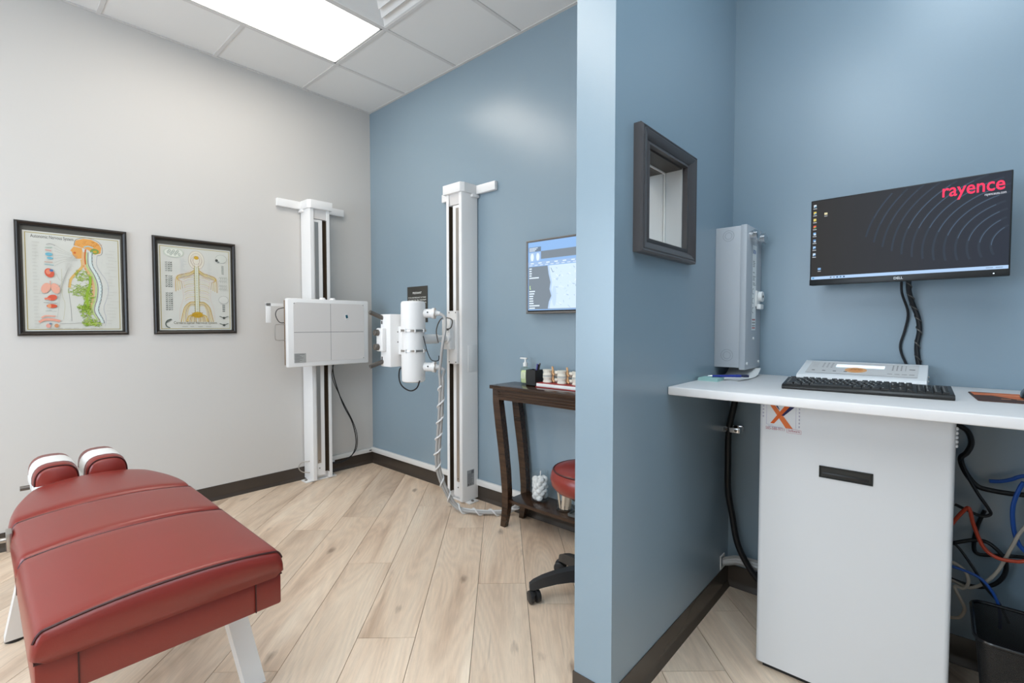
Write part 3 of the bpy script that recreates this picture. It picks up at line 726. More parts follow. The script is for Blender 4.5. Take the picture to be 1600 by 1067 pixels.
    x, y = P(0.885, 0.625); d.ell(x, y, 0.030, 0.026, ink('d3d3cc')); d.line([(x + 0.030 * math.cos(a * PI / 10), y + 0.026 * math.sin(a * PI / 10)) for a in range(21)], 0.0013, grey)
    for k in range(7): d.line([P(0.865, 0.69 + k * 0.013), P(0.905, 0.69 + k * 0.013)], 0.0032, grey if k % 2 else dk)
    for v in (0.83, 0.92):
        d.line([P(0.82, v), P(0.86, v + 0.012), P(0.885, v + 0.03), P(0.91, v + 0.012), P(0.95, v)], 0.005, ink('6a7168')); d.ell(*P(0.885, v + 0.02), 0.008, 0.008, dk, 10)
    for k in range(14):
        v = 0.15 + k * 0.016; d.line([P(0.28, v), P(0.28 + rnd.uniform(.03, .09), v)], 0.0014, ink('b9bbc0'), False); d.line([P(0.66, v), P(0.66 + rnd.uniform(.02, .06), v)], 0.0014, ink('c4c6c4'), False)
    d.text('Cerebro-Spinal Nervous System', *P(0.18, 0.925), 0.024, ink('6f6a55'), width=pw * 0.60)
    for k in range(4): d.line([P(0.29 + k * 0.11, 0.957), P(0.29 + k * 0.11 + rnd.uniform(.05, .095), 0.957)], 0.0034, ink('a9a79b'), False)
chart(-1.941, 'framed anatomy chart with profile head, organs and green nerves, nearer the camera', chart_autonomic)
chart(-1.333, 'framed anatomy chart of a yellow nerve figure seen from the back', chart_spinal)

# ---- upright detector stand and tube stand share one kind of column
def column(th, mirror, ztop=2.11):
    s = -1 if mirror else 1          # slot on the left (s=1) or right
    hw, yb, yf = 0.0825, -0.008, -0.150
    sh = [(-hw, yb), (hw, yb), (hw, yf + 0.012), (hw - 0.006, yf), (hw - 0.032, yf), (hw - 0.032, yf + 0.045), (-hw + 0.030, yf + 0.045), (-hw + 0.030, yf), (-hw + 0.006, yf), (-hw, yf + 0.012)]
    B().prism([(s * x, y) for x, y in sh], 0.012, ztop).build('column_shell', M_steelw, th)
    B().box(min(s * (-hw + 0.0305), s * (-hw + 0.0600)), max(s * (-hw + 0.0305), s * (-hw + 0.0600)), yf + 0.030, yf + 0.0445, 0.06, ztop - 0.08).build('cable_slot', M_brownslot, th)
    B().box(min(s * (-hw + 0.0298), s * (-hw + 0.0315)), max(s * (-hw + 0.0298), s * (-hw + 0.0315)), yf + 0.003, yf + 0.0445, 0.06, ztop - 0.08).build('slot_dark_strip', M_brownslot, th)  # dark strip added on the flange's inner side to darken the slot
    B().box(min(s * (-hw + 0.060), s * (hw - 0.033)), max(s * (-hw + 0.060), s * (hw - 0.033)), yf + 0.012, yf + 0.0445, 0.04, ztop - 0.08).build('centre_web', M_steelw, th)
    B().box(min(s * 0.010, s * 0.038), max(s * 0.010, s * 0.038), yf + 0.009, yf + 0.0125, 0.14, ztop - 0.10).build('guide_strip', M_steel, th)
    lp = [[(x, yf + 0.004, ztop), (x, yf + 0.012, ztop - 0.075), (x, yf + 0.044, ztop - 0.075), (x, yf + 0.044, ztop)] for x in (-0.050, 0.050)]
    B().loft(lp).build('header_panel', M_steelw2, th)
    cp = [(-0.096, yb), (0.096, yb), (0.096, yf + 0.012), (0.078, yf - 0.016), (-0.096, yf - 0.016)] if not mirror else [(-0.096, yb), (0.096, yb), (0.096, yf - 0.016), (-0.078, yf - 0.016), (-0.096, yf + 0.012)]
    B().prism(cp, ztop - 0.002, ztop + 0.062, bev=0.003).build('cap', M_steelw, th)
    B().box(-0.27, 0.27, -0.030, -0.001, ztop + 0.002, ztop + 0.060, 0.004).build('wall_bracket', M_steelw, th)
    B().box(-0.102 if mirror else -0.07, 0.07 if mirror else 0.102, -0.07, -0.006, ztop - 0.022, ztop - 0.003, 0.002).build('bracket_plate', M_steelw, th)
    bp = B().box(-0.125, 0.125, -0.125, -0.04, 0.0, 0.010, 0.002).build('base_plate', M_steelw, th)
    for x in (-0.108, 0.108): B().cyl((x, -0.085, 0.010), (x, -0.085, 0.018), 0.010, seg=6).build('bolt', M_knob, bp)
    for z in (0.10, 0.16): B().cyl((s * 0.024, yf + 0.010, z), (s * 0.024, yf + 0.0065, z), 0.004, seg=10).build('screw', M_knob, th)

ds = thing('detector_stand', 'white upright x-ray detector stand with square panel on the white wall', 'x-ray detector', (0.0, -0.537, 0.0), ROTZ90)
column(ds, True)
# detector housing: local x right (towards the corner), -y out of the wall
DX0, DX1, DZ0, DZ1 = -0.318, 0.325, 0.915, 1.410
B().box(DX0 + 0.010, DX1 - 0.03, -0.245, -0.205, DZ0 + 0.012, DZ1 - 0.012, 0.003).build('rear_housing', mat('gap_shade_brown', (0.20, 0.13, 0.07), 0.6), ds)  # brown colour stands for the shading in the gap behind the front
B().box(-0.07, 0.07, -0.206, -0.145, 1.02, 1.36, 0.004).build('carriage', M_steelw, ds)
fr = B().box(DX0, DX1, -0.290, -0.243, DZ0, DZ1, 0.008).build('front_housing', M_steelw, ds)
# rounded-corner face, split in four by the cross lines
fx0, fx1, fz0, fz1, rr = DX0 + 0.040, DX1 - 0.040, DZ0 + 0.035, DZ1 - 0.028, 0.03
mxx, mzz = (fx0 + fx1) / 2 + 0.0, (fz0 + fz1) / 2
def quad(x0, x1, z0, z1, cx_, cz_):
    """panel with the outer corner (cx_, cz_) rounded"""
    pts = []
    for (x, z) in ((x0, z0), (x1, z0), (x1, z1), (x0, z1)):
        if abs(x - cx_) < 1e-6 and abs(z - cz_) < 1e-6:
            sx = 1 if x == x0 else -1; sz = 1 if z == z0 else -1
            arc = [(x + sx * rr * (1 - math.sin(a)), z + sz * rr * (1 - math.cos(a))) for a in [k * PI / 12 for k in range(7)]]
            first = (sx * sz > 0)
            pts += arc if not first else arc[::-1]
        else: pts.append((x, z))
    return pts
gap = 0.0016
mxm = Matrix(((1, 0, 0, 0), (0, 0, -1, 0), (0, 1, 0, 0), (0, 0, 0, 1)))
B().box(fx0 + 0.004, fx1 - 0.004, -0.2908, -0.289, fz0 + 0.004, fz1 - 0.004).build('cross_groove', mat('grey_line', (0.16, 0.155, 0.15), 0.6), fr)
for x0, x1, cx_ in ((fx0, mxx - gap, fx0), (mxx + gap, fx1, fx1)):
    for z0, z1, cz_ in ((fz0, mzz - gap, fz0), (mzz + gap, fz1, fz1)):
        B().prism(quad(x0, x1, z0, z1, cx_, cz_), 0.2895, 0.2925, mx=mxm).build('face_panel', M_steelw2, fr)
d = D2(0.0); d.rect(-0.043, -0.034, 0.043, 0.034, ink('a9a9a7'))
for k in range(7): d.line([(-0.037, 0.026 - k * 0.0085), (-0.037 + random.uniform(.03, .07), 0.026 - k * 0.0085)], 0.003, ink('6b6b6b'), False)
o = d.build('rating_label', fr); o.matrix_basis = Matrix.Translation((DX0 + 0.085, -0.2928, DZ0 + 0.065)) @ ROT_B.to_4x4()
o = B().box(-0.013, 0.013, -0.002, 0, -0.020, 0.020, 0.001).build('sticker', M_paper, fr); o.matrix_basis = Matrix.Translation((mxx + 0.130, -0.2927, mzz + 0.115)) @ Matrix.Rotation(R(-12), 4, 'Y')
o2 = B().box(-0.008, 0.010, -0.0026, -0.002, -0.010, 0.016).build('sticker_print', ink('1f5568'), o)
for x in (-0.045, 0.035): B().cyl((x, -0.262, DZ1 - 0.004), (x, -0.262, DZ1 + 0.014), 0.026, 0.018, bev=0.004).build('top_knob', M_steelw, ds)
B().tube([(DX0 + 0.01, -0.23, 1.222), (DX0 - 0.045, -0.23, 1.222), (DX0 - 0.062, -0.23, 1.208), (DX0 - 0.062, -0.23, 1.125), (DX0 - 0.045, -0.23, 1.110), (DX0 + 0.01, -0.23, 1.110)], 0.0035, 8, 4).build('wire_handle', M_steel, ds)
B().box(DX0 - 0.10, DX0 + 0.02, -0.175, -0.165, 1.355, 1.375).box(DX0 - 0.10, DX0 - 0.065, -0.175, -0.165, 1.235, 1.375, 0.002).build('side_bracket', M_steelw, ds)
B().tube([(DX0 + 0.02, -0.20, 1.345), (DX0 - 0.03, -0.20, 1.33), (DX0 - 0.045, -0.20, 1.29), (DX0 - 0.02, -0.20, 1.24), (DX0 + 0.02, -0.20, 1.235)], 0.003, 8).build('cable_loop', M_rubber, ds)
def d2l(p): return (p[1] + 0.537, -p[0], p[2])       # world -> stand frame
pth = [(0.20, -0.473, 0.92), (0.15, -0.437, 0.80), (0.085, -0.331, 0.575), (0.055, -0.229, 0.396), (0.045, -0.190, 0.224), (0.045, -0.227, 0.120), (0.06, -0.321, 0.085), (0.07, -0.40, 0.09), (0.08, -0.45, 0.11)]
B().tube([d2l(p) for p in pth], 0.0045, 8).build('signal_cable', M_rubber, ds)
pth2 = [(0.20, -0.463, 0.92), (0.15, -0.452, 0.80), (0.085, -0.335, 0.600), (0.055, -0.220, 0.396), (0.045, -0.178, 0.26), (0.05, -0.20, 0.15), (0.055, -0.30, 0.095), (0.07, -0.42, 0.10)]
B().tube([d2l(p) for p in pth2], 0.0032, 8).build('signal_cable', M_rubber, ds)
B().tube([d2l(p) for p in ((0.10, -0.62, 0.16), (0.06, -0.665, 0.15), (0.05, -0.685, 0.11), (0.06, -0.66, 0.075), (0.1, -0.62, 0.07))], 0.004, 8).build('signal_cable', M_steel, ds)
B().box(0.10, 0.15, -0.05, -0.022, 0.085, 0.11, 0.003).build('cable_clip', M_steelw, ds)

ts = thing('xray_tube_stand', 'white x-ray tube stand with cylindrical tube head on the blue wall', 'x-ray machine', (1.262, 0.0, 0.0))
column(ts, False)
# carriage
B().box(-0.038, 0.048, -0.170, -0.138, 0.955, 1.315, 0.003).build('carriage_plate', M_steelw, ts)
cb = B().box(-0.052, 0.030, -0.215, -0.165, 1.055, 1.255, 0.003).build('carriage_block', M_steelw, ts)
for z in (0.967, 1.303):
    for x in (-0.028, 0.038): B().cyl((x, -0.170, z), (x, -0.173, z), 0.004, seg=8).build('screw', M_knob, cb)
B().cyl((0.012, -0.215, 1.19), (0.012, -0.224, 1.19), 0.007, seg=10).build('cable_gland', M_black, cb)
B().box(0.0826, 0.085, -0.10, -0.02, 0.90, 1.08, 0.001).build('side_cover', M_steelw, ts)
B().cyl((0, -0.20, 1.128), (0, -0.32, 1.128), 0.0225).cyl((0, -0.30, 1.128), (0, -0.47, 1.128), 0.031, bev=0.003).cyl((0, -0.205, 1.128), (0, -0.228, 1.128), 0.034, bev=0.003).build('support_arm', M_steelw, ts)
# tube head
ty = -0.492
th_ = Matrix.Translation((0, ty, 0))
tube = B().lathe([(0, 0.860), (0.060, 0.860), (0.0705, 0.866), (0.0735, 0.878), (0.0745, 1.058), (0.0705, 1.062), (0.0705, 1.188), (0.076, 1.192), (0.0765, 1.350), (0.073, 1.362), (0.066, 1.367), (0, 1.367)], 36, mx=th_).build('tube_housing', M_steelw, ts, 30)
for z in (1.058, 1.184):
    B().lathe([(0.071, z - 0.006), (0.079, z - 0.006), (0.079, z + 0.006), (0.071, z + 0.006), (0.071, z - 0.006)], 36, mx=th_).build('clamp_ring', M_steel, tube)
    for k in range(8):
        a = k * PI / 4 + 0.3; B().cyl((0.079 * math.cos(a), ty + 0.079 * math.sin(a), z - 0.010), (0.079 * math.cos(a), ty + 0.079 * math.sin(a), z + 0.010), 0.005, seg=8).build('bolt', M_steelw, tube)
hd_ = Vector((0.80, 0.60, 0))
for z in (1.292, 0.955):
    q = Vector((0, ty, z))
    hv = B().cyl(q + hd_ * 0.05, q + hd_ * 0.122, 0.028, seg=24).cyl(q + hd_ * 0.122, q + hd_ * 0.142, 0.034, seg=24, bev=0.004).cyl(q + hd_ * 0.142, q + hd_ * 0.172, 0.020, 0.011, seg=20).build('cable_socket', M_steelw, tube)
    B().cyl(q + hd_ * 0.139, q + hd_ * 0.1425, 0.0346, seg=24).build('socket_ring', M_steel, hv)
    B().cyl(q + hd_ * 0.10 + Vector((0.017, -0.0225, 0.006)), q + hd_ * 0.10 + Vector((0.0182, -0.0242, 0.006)), 0.005, seg=10).build('set_screw', M_black, hv)
# collimator
cx0, cx1, cy0, cy1 = -0.232, -0.112, -0.585, -0.425
co = B().prism([(cx0, cy1), (cx1, cy1), (cx1, cy0), (cx0 + 0.012, cy0), (cx0, cy0 + 0.02)], 0.952, 1.288, bev=0.004).build('collimator', M_steelw, ts)
B().box(cx1 - 0.005, -0.05, -0.525, -0.44, 1.03, 1.21, 0.003).build('collimator_neck', M_steelw, ts)
pl = B().box(cx0 + 0.005, cx1 - 0.045, cy0 - 0.03, cy0 + 0.002, 1.05, 1.20, 0.008).build('control_panel', M_steelw, co)
for z in (1.170, 1.078): B().cyl((cx0 + 0.028, cy0 - 0.030, z), (cx0 + 0.028, cy0 - 0.058, z), 0.021, 0.019, bev=0.003).build('knob', M_knob, pl)
for z in (1.235, 1.125, 1.005): B().box(cx0 + 0.022, cx0 + 0.032, cy0 - 0.002, cy0 + 0.01, z - 0.010, z + 0.010).build('indicator', M_black, co)
B().cyl((cx0 + 0.03, cy0 + 0.01, 1.262), (cx0 + 0.022, cy0 - 0.085, 1.300), 0.014).build('grip', M_knob, co)
B().cyl((cx0 + 0.03, cy0 + 0.01, 0.985), (cx0 + 0.020, cy0 - 0.085, 0.955), 0.014).build('grip', M_knob, co)
for z, x in ((1.175, 0.0005), (1.11, 0.0005)): B().cyl((cx1 - 0.001, -0.53, z), (cx1 + 0.002, -0.53, z), 0.004, seg=8).build('screw', M_knob, co)
# cables (world coordinates minus the stand base)
def w2t(p): return (p[0] - 1.262, p[1], p[2])
M_cable = mat('grey_cable', (0.42, 0.41, 0.40), 0.45)
top = [(1.395, -.392, 1.291), (1.440, -.385, 1.265), (1.485, -.42, 1.19), (1.497, -.45, 1.10), (1.468, -.44, 1.0), (1.455, -.44, .93)]
low = [(1.385, -.402, .953), (1.425, -.40, .935), (1.445, -.43, .90)]
run = [(1.449, -.43, .855), (1.423, -.42, .652), (1.375, -.40, .45), (1.350, -.385, .345), (1.345, -.36, .245), (1.365, -.33, .15), (1.40, -.295, .06), (1.46, -.27, .025), (1.56, -.215, .02), (1.64, -.155, .02), (1.70, -.10, .025), (1.74, -.06, .06), (1.76, -.03, .10)]
B().tube([w2t(p) for p in top + run], 0.0095, 10).build('high_voltage_cable', M_cable, ts)
B().tube([w2t((p[0] + 0.012, p[1] + 0.012, p[2] if p[2] > 0.03 else p[2])) for p in low + run], 0.0095, 10).build('high_voltage_cable', M_cable, ts)
B().tube([w2t((p[0] - 0.010, p[1] + 0.010, p[2] + (0.008 if p[2] < .03 else 0))) for p in run], 0.006, 8).build('control_cable', mat('white_cable', (0.7, 0.7, 0.7), 0.45), ts)
# spiral wrap round the bundle
sp = [Vector(w2t(p)) for p in run]
Q = []
for i in range(len(sp) - 1):
    a = sp[max(i - 1, 0)]; b = sp[i]; c = sp[i + 1]; e = sp[min(i + 2, len(sp) - 1)]
    for k in range(16):
        s_ = k / 16; Q.append(0.5 * ((2 * b) + (c - a) * s_ + (2 * a - 5 * b + 4 * c - e) * s_ * s_ + (3 * b - a - 3 * c + e) * s_ ** 3))
W = []; dist = 0
for i in range(1, len(Q) - 1):
    tg = (Q[i + 1] - Q[i - 1]).normalized(); dist += (Q[i] - Q[i - 1]).length
    n1 = tg.cross(Vector((0.3, 1, 0.1))).normalized(); n2 = tg.cross(n1)
    a = dist / 0.11 * 2 * PI
    W.append(Q[i] + Vector((0.002, 0.008, 0)) + (n1 * math.cos(a) + n2 * math.sin(a)) * 0.0195)
for p in W: p.z = max(p.z, 0.006)
B().tube(W, 0.0055, 6, 2).build('spiral_wrap', mat('white_wrap', (0.78, 0.78, 0.78), 0.4), ts)
B().tube([w2t(p) for p in ((1.22, -.5, .90), (1.136, -.5, .94), (1.118, -.5, .876), (1.150, -.5, .825), (1.235, -.5, .801), (1.305, -.5, .825), (1.335, -.5, .873))], 0.0045, 8).build('loop_cable', M_rubber, ts)
B().tube([w2t(p) for p in ((1.275, -.225, 1.19), (1.345, -.25, 1.205), (1.385, -.28, 1.255), (1.31, -.30, 1.262), (1.33, -.36, 1.19), (1.42, -.42, 1.11))], 0.004, 8).build('coil_cable', M_knob, ts)
B().tube([w2t(p) for p in ((1.335, -.47, 1.15), (1.35, -.45, 1.05), (1.38, -.44, 1.0), (1.43, -.43, 1.0), (1.45, -.44, 1.03))], 0.0028, 8).build('coil_cable', M_rubber, ts)
d = D2(0.0); d.rect(-0.033, -0.055, 0.033, 0.055, ink('a3a4a6'))
for k in range(11): d.line([(-0.028, 0.030 - k * 0.0075), (-0.028 + random.uniform(.025, .054), 0.030 - k * 0.0075)], 0.003, ink('66676a'), False)
d.rect(0.006, 0.028, 0.029, 0.051, ink('6d6e72')); d.ell(-0.020, -0.045, 0.005, 0.005, ink('333333'), 10); d.ell(0, -0.045, 0.004, 0.005, ink('555555'), 10)
o = d.build('rating_label', ts); o.matrix_basis = Matrix.Translation((0.0828, -0.078, 0.165)) @ ROT_W.to_4x4()

# ---- warning sign
sg = thing('wall_sign', 'small dark grey warning sign on the blue wall behind the tube head', 'sign', (0.660, 0.0, 1.40), ROT_B)
B().box(-0.128, 0.128, -0.16, 0.122, 0.001, 0.005, 0.001).build('plate', mat('olive_black_sign', (0.045, 0.042, 0.035), 0.5), sg)
d = D2(0.0053); wt = ink('dcdcd6')
d.text('PREGNANT', 0, 0.064, 0.022, wt, 'c', 0.02)
for k, s in enumerate(('IF YOU ARE PREGNANT OR THINK', 'YOU MAY BE, TELL THE STAFF', 'BEFORE AN X-RAY IS TAKEN')): d.text(s, 0, 0.030 - k * 0.020, 0.014, wt, 'c', 0.02, width=0.225)
d.build('lettering', sg)

# ---- wall monitor with an x-ray image
tv = thing('wall_monitor', 'flat wall monitor showing a side x-ray of a spine, half hidden by the partition', 'monitor', (2.235, -0.002, 1.510), ROT_B)
w, h = 0.405, 0.222
B().box(-0.2, 0.2, -0.1, 0.1, 0.0, 0.03, 0.004).build('wall_mount', M_black, tv)
bz = B().box(-w, w, -h, h, 0.03, 0.056, 0.004).build('housing', M_black, tv)
for r in rails(2 * w, 2 * h, [(0, 0.052), (0, 0.060), (0.004, 0.062), (0.012, 0.060), (0.012, 0.052)]): r.build('bezel_rail', mat('grey_bezel', (0.16, 0.15, 0.14), 0.35, metal=0.3), tv)
d = D2(0.0575)
x0, x1, y0, y1 = -w + 0.014, w - 0.014, -h + 0.020, h - 0.012
sky_, gr, wh = scr('8db5e6'), scr('7b8792'), scr('dfeeff')
d.rect(x0, y0, x1, y1, sky_)
d.rect(x0 + 0.10, y1 - 0.105, x1, y1 - 0.058, gr); d.rect(x0 + 0.006, y1 - 0.030, x0 + 0.10, y1 - 0.058, scr('6f7f92'))
for k in range(3): d.line([(x0 + 0.010, y1 - 0.036 - k * 0.008), (x0 + 0.075 - 0.01 * k, y1 - 0.036 - k * 0.008)], 0.004, wh, False)
d.rect(x0 + 0.012, y1 - 0.115, x0 + 0.052, y1 - 0.062, scr('a9c3e0')); d.rect(x0 + 0.057, y1 - 0.115, x0 + 0.095, y1 - 0.062, scr('a6bfe4'))
d.ell(x0 + 0.032, y1 - 0.09, 0.012, 0.023, wh); d.ell(x0 + 0.076, y1 - 0.09, 0.012, 0.023, wh)
d.rect(x0, y1 - 0.145, x1, y1 - 0.118, scr('9db9df'))
for k in range(9): d.line([(x0 + 0.02 + k * 0.06, y1 - 0.128), (x0 + 0.045 + k * 0.06, y1 - 0.128)], 0.006, wh, False); d.line([(x0 + 0.012 + k * 0.04, y1 - 0.140), (x0 + 0.034 + k * 0.04, y1 - 0.140)], 0.005, scr('cfe0f6'), False)
d.rect(x0 + 0.004, y0 + 0.006, x1, y1 - 0.148, gr)
L = [(0.150, 0.0), (0.158, 0.05), (0.172, 0.10), (0.165, 0.14), (0.178, 0.18), (0.160, 0.215), (0.152, 0.255)]
d.poly([(x0 + a, y1 - 0.148 - b) for a, b in L] + [(x0 + 0.42, y1 - 0.403), (x0 + 0.42, y1 - 0.148)], scr('b4cdec'))
d.poly([(x0 + a + 0.012, y1 - 0.148 - b) for a, b in L] + [(x0 + 0.40, y1 - 0.403), (x0 + 0.40, y1 - 0.148)], scr('cfe3f8'))
rnd = random.Random(2)
for k in range(60):
    a = rnd.uniform(0.19, 0.40); b = rnd.uniform(0.01, 0.24); d.line([(x0 + a, y1 - 0.148 - b), (x0 + a + rnd.uniform(-.01, .02), y1 - 0.148 - b - rnd.uniform(0, .015))], rnd.uniform(0.002, 0.005), scr(rnd.choice(('e6f2ff', 'bfd6ee', 'd9e9fb', 'a8c0d8'))), False)
d.ell(x0 + 0.20, y1 - 0.33, 0.016, 0.06, scr('c0d7f0')); d.line([(x0 + 0.175, y1 - 0.163), (x0 + 0.19, y1 - 0.19), (x0 + 0.2, y1 - 0.185)], 0.003, scr('5c6f86'), False)
for k, wd in enumerate((.02, .018, .02, .018, .075)): d.line([(x0 + 0.010, y1 - 0.160 - k * 0.014), (x0 + 0.010 + wd, y1 - 0.160 - k * 0.014)], 0.007, wh, False)
for k, wd in enumerate((.045, .04, .032, .03, .032, .034, .08, .045)): d.line([(x0 + 0.010, y0 + 0.115 - k * 0.0145), (x0 + 0.010 + wd, y0 + 0.115 - k * 0.0145)], 0.007, wh, False)
d.rect(x0 + 0.014, y0 + 0.128, x0 + 0.018, y0 + 0.150, scr('d8ffb0')); d.rect(x0 + 0.014, y0 + 0.128, x0 + 0.024, y0 + 0.131, scr('d8ffb0'))
d.build('screen_image', bz)

# ---- console table
CT = 0.855
ct = thing('console_table', 'dark espresso console table with curved legs and lower shelf against the blue wall', 'table', (2.2, -0.15, 0))
TX = 0.50
B().box(-TX, TX, -0.105, 0.128, CT - 0.022, CT, 0.003).build('tabletop', M_espresso, ct)
ap = B().box(-TX + 0.055, TX - 0.055, -0.092, -0.072, CT - 0.085, CT - 0.022).build('apron', M_espresso, ct)
for k in range(3): B().box(-TX + 0.06, TX - 0.06, -0.097, -0.091, CT - 0.044 - k * 0.016, CT - 0.034 - k * 0.016, 0.002).build('reeded_moulding', M_espresso, ap)
B().box(-TX + 0.055, TX - 0.055, 0.100, 0.118, CT - 0.085, CT - 0.022).build('apron', M_espresso, ct)
for s in (-1, 1): B().box(min(s * (TX - 0.075), s * (TX - 0.055)), max(s * (TX - 0.075), s * (TX - 0.055)), -0.072, 0.1, CT - 0.085, CT - 0.022).build('apron', M_espresso, ct)
for s in (-1, 1):
    for yc in (-0.072, 0.100):
        lp = []
        for z, xo, hw in ((CT - 0.022, 0.478, 0.024), (0.75, 0.472, 0.026), (0.62, 0.452, 0.027), (0.48, 0.430, 0.026), (0.34, 0.412, 0.025), (0.22, 0.402, 0.024), (0.14, 0.402, 0.023), (0.07, 0.412, 0.021), (0.0, 0.426, 0.018)):
            x = s * (xo - 0.018); lp.append([(x - hw, yc - hw * 0.85, z), (x + hw, yc - hw * 0.85, z), (x + hw, yc + hw * 0.85, z), (x - hw, yc + hw * 0.85, z)])
        B().loft(lp).build('leg', M_espresso, ct, 30)
B().box(-0.375, 0.375, -0.080, 0.115, 0.155, 0.175, 0.003).build('shelf', M_espresso, ct)

# soap dispenser
sd = thing('soap_dispenser', 'pale green soap bottle with white pump at the left of the console top', 'soap bottle', (1.836, -0.075, CT))
M_soap = mat('green_gel', (0.70, 0.76, 0.46), 0.25, spec=0.4)
B().box(-0.026, 0.026, -0.018, 0.018, 0.006, 0.086, 0.010, 3).build('gel', M_soap, sd)
bt = B().box(-0.030, 0.030, -0.022, 0.022, 0.0, 0.104, 0.013, 3).cyl((0, 0, 0.10), (0, 0, 0.116), 0.013).build('bottle', glass_mat('clear_plastic', (0.93, 0.96, 0.90)), sd)
B().cyl((0, 0, 0.110), (0, 0, 0.132), 0.0145).cyl((0, 0, 0.132), (0, 0, 0.138), 0.008).cyl((0, 0, 0.138), (0, 0, 0.156), 0.006).box(-0.040, 0.014, -0.007, 0.007, 0.154, 0.163, 0.003).build('pump', M_paper, sd)
d = D2(0.0); d.rect(-0.018, 0.035, 0.018, 0.075, ink('e3e9c9'))
for k in range(4): d.line([(-0.014, 0.068 - k * 0.009), (0.006 + 0.003 * k, 0.068 - k * 0.009)], 0.002, ink('8d9a6c'), False)
o = d.build('label', bt); o.matrix_basis = Matrix.Translation((0, -0.0222, 0)) @ ROT_B.to_4x4()
# pen cup
pc = thing('pen_cup', 'square black pen cup with pens beside the soap bottle', 'pen cup', (1.923, -0.095, CT))
b = B(); hw = 0.036
b.box(-hw, hw, -hw, -hw + 0.004, 0, 0.096).box(-hw, hw, hw - 0.004, hw, 0, 0.096).box(-hw, -hw + 0.004, -hw + 0.004, hw - 0.004, 0, 0.096).box(hw - 0.004, hw, -hw + 0.004, hw - 0.004, 0, 0.096).box(-hw, hw, -hw, hw, 0, 0.005)
b.build('cup', mat('charcoal_cup', (0.025, 0.026, 0.026), 0.3), pc)
for (x0, y0, x1, y1, z1, m_, r_) in ((0.0, 0.0, 0.020, 0.012, 0.128, M_black, 0.005), (0.010, -0.010, 0.024, 0.0, 0.132, mat('violet_plastic', (0.10, 0.09, 0.30), 0.4), 0.005), (0.0, 0.01, 0.026, 0.022, 0.135, M_knob, 0.0055)):
    B().cyl((x0, y0, 0.01), (x1, y1, z1), r_, seg=10, bev=0.001).build('pen', m_, pc)
# spine display model
sm = thing('spine_model', 'row of white vertebra pairs on a red edged white stand on the console', 'anatomy model', (2.19, -0.085, CT))
B().box(-0.215, 0.215, -0.060, 0.060, 0.003, 0.024, 0.006, 3).build('stand', M_paper, sm)
M_redt = mat('red_trim', (0.35, 0.03, 0.03), 0.5)
B().box(-0.217, 0.217, -0.062, 0.062, 0.0, 0.004, 0.001).build('red_edge', M_redt, sm)
B().box(-0.212, 0.212, -0.057, 0.057, 0.0235, 0.027, 0.001).build('red_top', M_redt, sm)
M_bone = mat('bone_white', (0.78, 0.74, 0.64), 0.45); M_nerve = mat('peach_nerve', (0.75, 0.42, 0.20), 0.5); M_disc = mat('disc_grey', (0.62, 0.64, 0.62), 0.4)
def vertebra_meshes():
    prof = [(0, 0), (0.029, 0.0), (0.031, 0.004), (0.0265, 0.012), (0.0262, 0.020), (0.031, 0.029), (0.030, 0.034), (0, 0.034)]
    b = B().lathe(prof, 24, mx=Matrix.Diagonal((1.0, 0.8, 1, 1)))
    b.cyl((0.018, 0.012, 0.022), (0.036, 0.030, 0.022), 0.008, 0.006, 10).cyl((-0.018, 0.012, 0.022), (-0.030, 0.030, 0.022), 0.008, 0.006, 10)
    b.ball((0.048, 0.022, 0.016), 0.013, 1.5, 0.8, 0.9, 12).ball((0.036, 0.034, 0.006), 0.011, 0.9, 0.8, 1.5, 12).ball((0.0, 0.045, 0.012), 0.012, 0.7, 1.2, 1.2, 12)
    n = B().tube([(0.022, 0.018, 0.052), (0.030, 0.012, 0.034), (0.034, 0.006, 0.018), (0.045, 0.004, 0.004)], 0.006, 8).ball((0.022, 0.012, 0.006), 0.006, 1, 1, 1, 10)
    q = B().lathe([(0, 0), (0.030, 0.001), (0.031, 0.004), (0.030, 0.007), (0, 0.008)], 24, mx=Matrix.Diagonal((1.0, 0.8, 1, 1)))
    return b.mesh('vertebra', M_bone), n.mesh('nerve', M_nerve), q.mesh('disc', M_disc)
vm, nm_, dm = vertebra_meshes()
for k in range(4):
    x = -0.168 + k * 0.104
    for z in (0.027, 0.069): place('vertebra', vm, sm, (x, -0.008, z))
    place('disc', dm, sm, (x, -0.008, 0.061))
    place('nerve', nm_, sm, (x, -0.008, 0.067)); place('nerve', nm_, sm, (x, -0.006, 0.027))
# glass jars on the lower shelf
def jar(x, y, r, h, label):
    t = thing('glass_jar', label, 'jar', (x, y, 0.175), None, 'glass jars on the console shelf')
    B().lathe([(0, 0.0), (r - 0.004, 0.0), (r, 0.004), (r, h), (r - 0.003, h), (r - 0.003, 0.010), (0, 0.008)], 32).build('glass', M_glass, t)
    return t
j1 = jar(1.985, -0.115, 0.050, 0.175, 'clear glass jar full of white cotton balls on the console shelf')
rnd = random.Random(9); cm = B().ball((0, 0, 0), 0.017, seg=12).mesh('cotton_ball', mat('cotton', (0.86, 0.86, 0.86), 0.95, spec=0.1, bump=(90, 0.6, 0.01)))
for lv_ in range(6):
    for k in range(6):
        a = k * PI / 3 + lv_ * 0.5; r_ = 0.029 if k else 0.0
        o = place('cotton_ball', cm, j1, (r_ * math.cos(a), r_ * math.sin(a), 0.027 + lv_ * 0.020 + rnd.uniform(-.003, .003)))
        o.rotation_euler = (rnd.random() * 3, rnd.random() * 3, 0); o.scale = (1.25, 1.25, 1.05)
B().cyl((0.0, 0.0, 0.12), (0.002, 0.002, 0.178), 0.003, seg=8).build('swab', M_paper, j1)
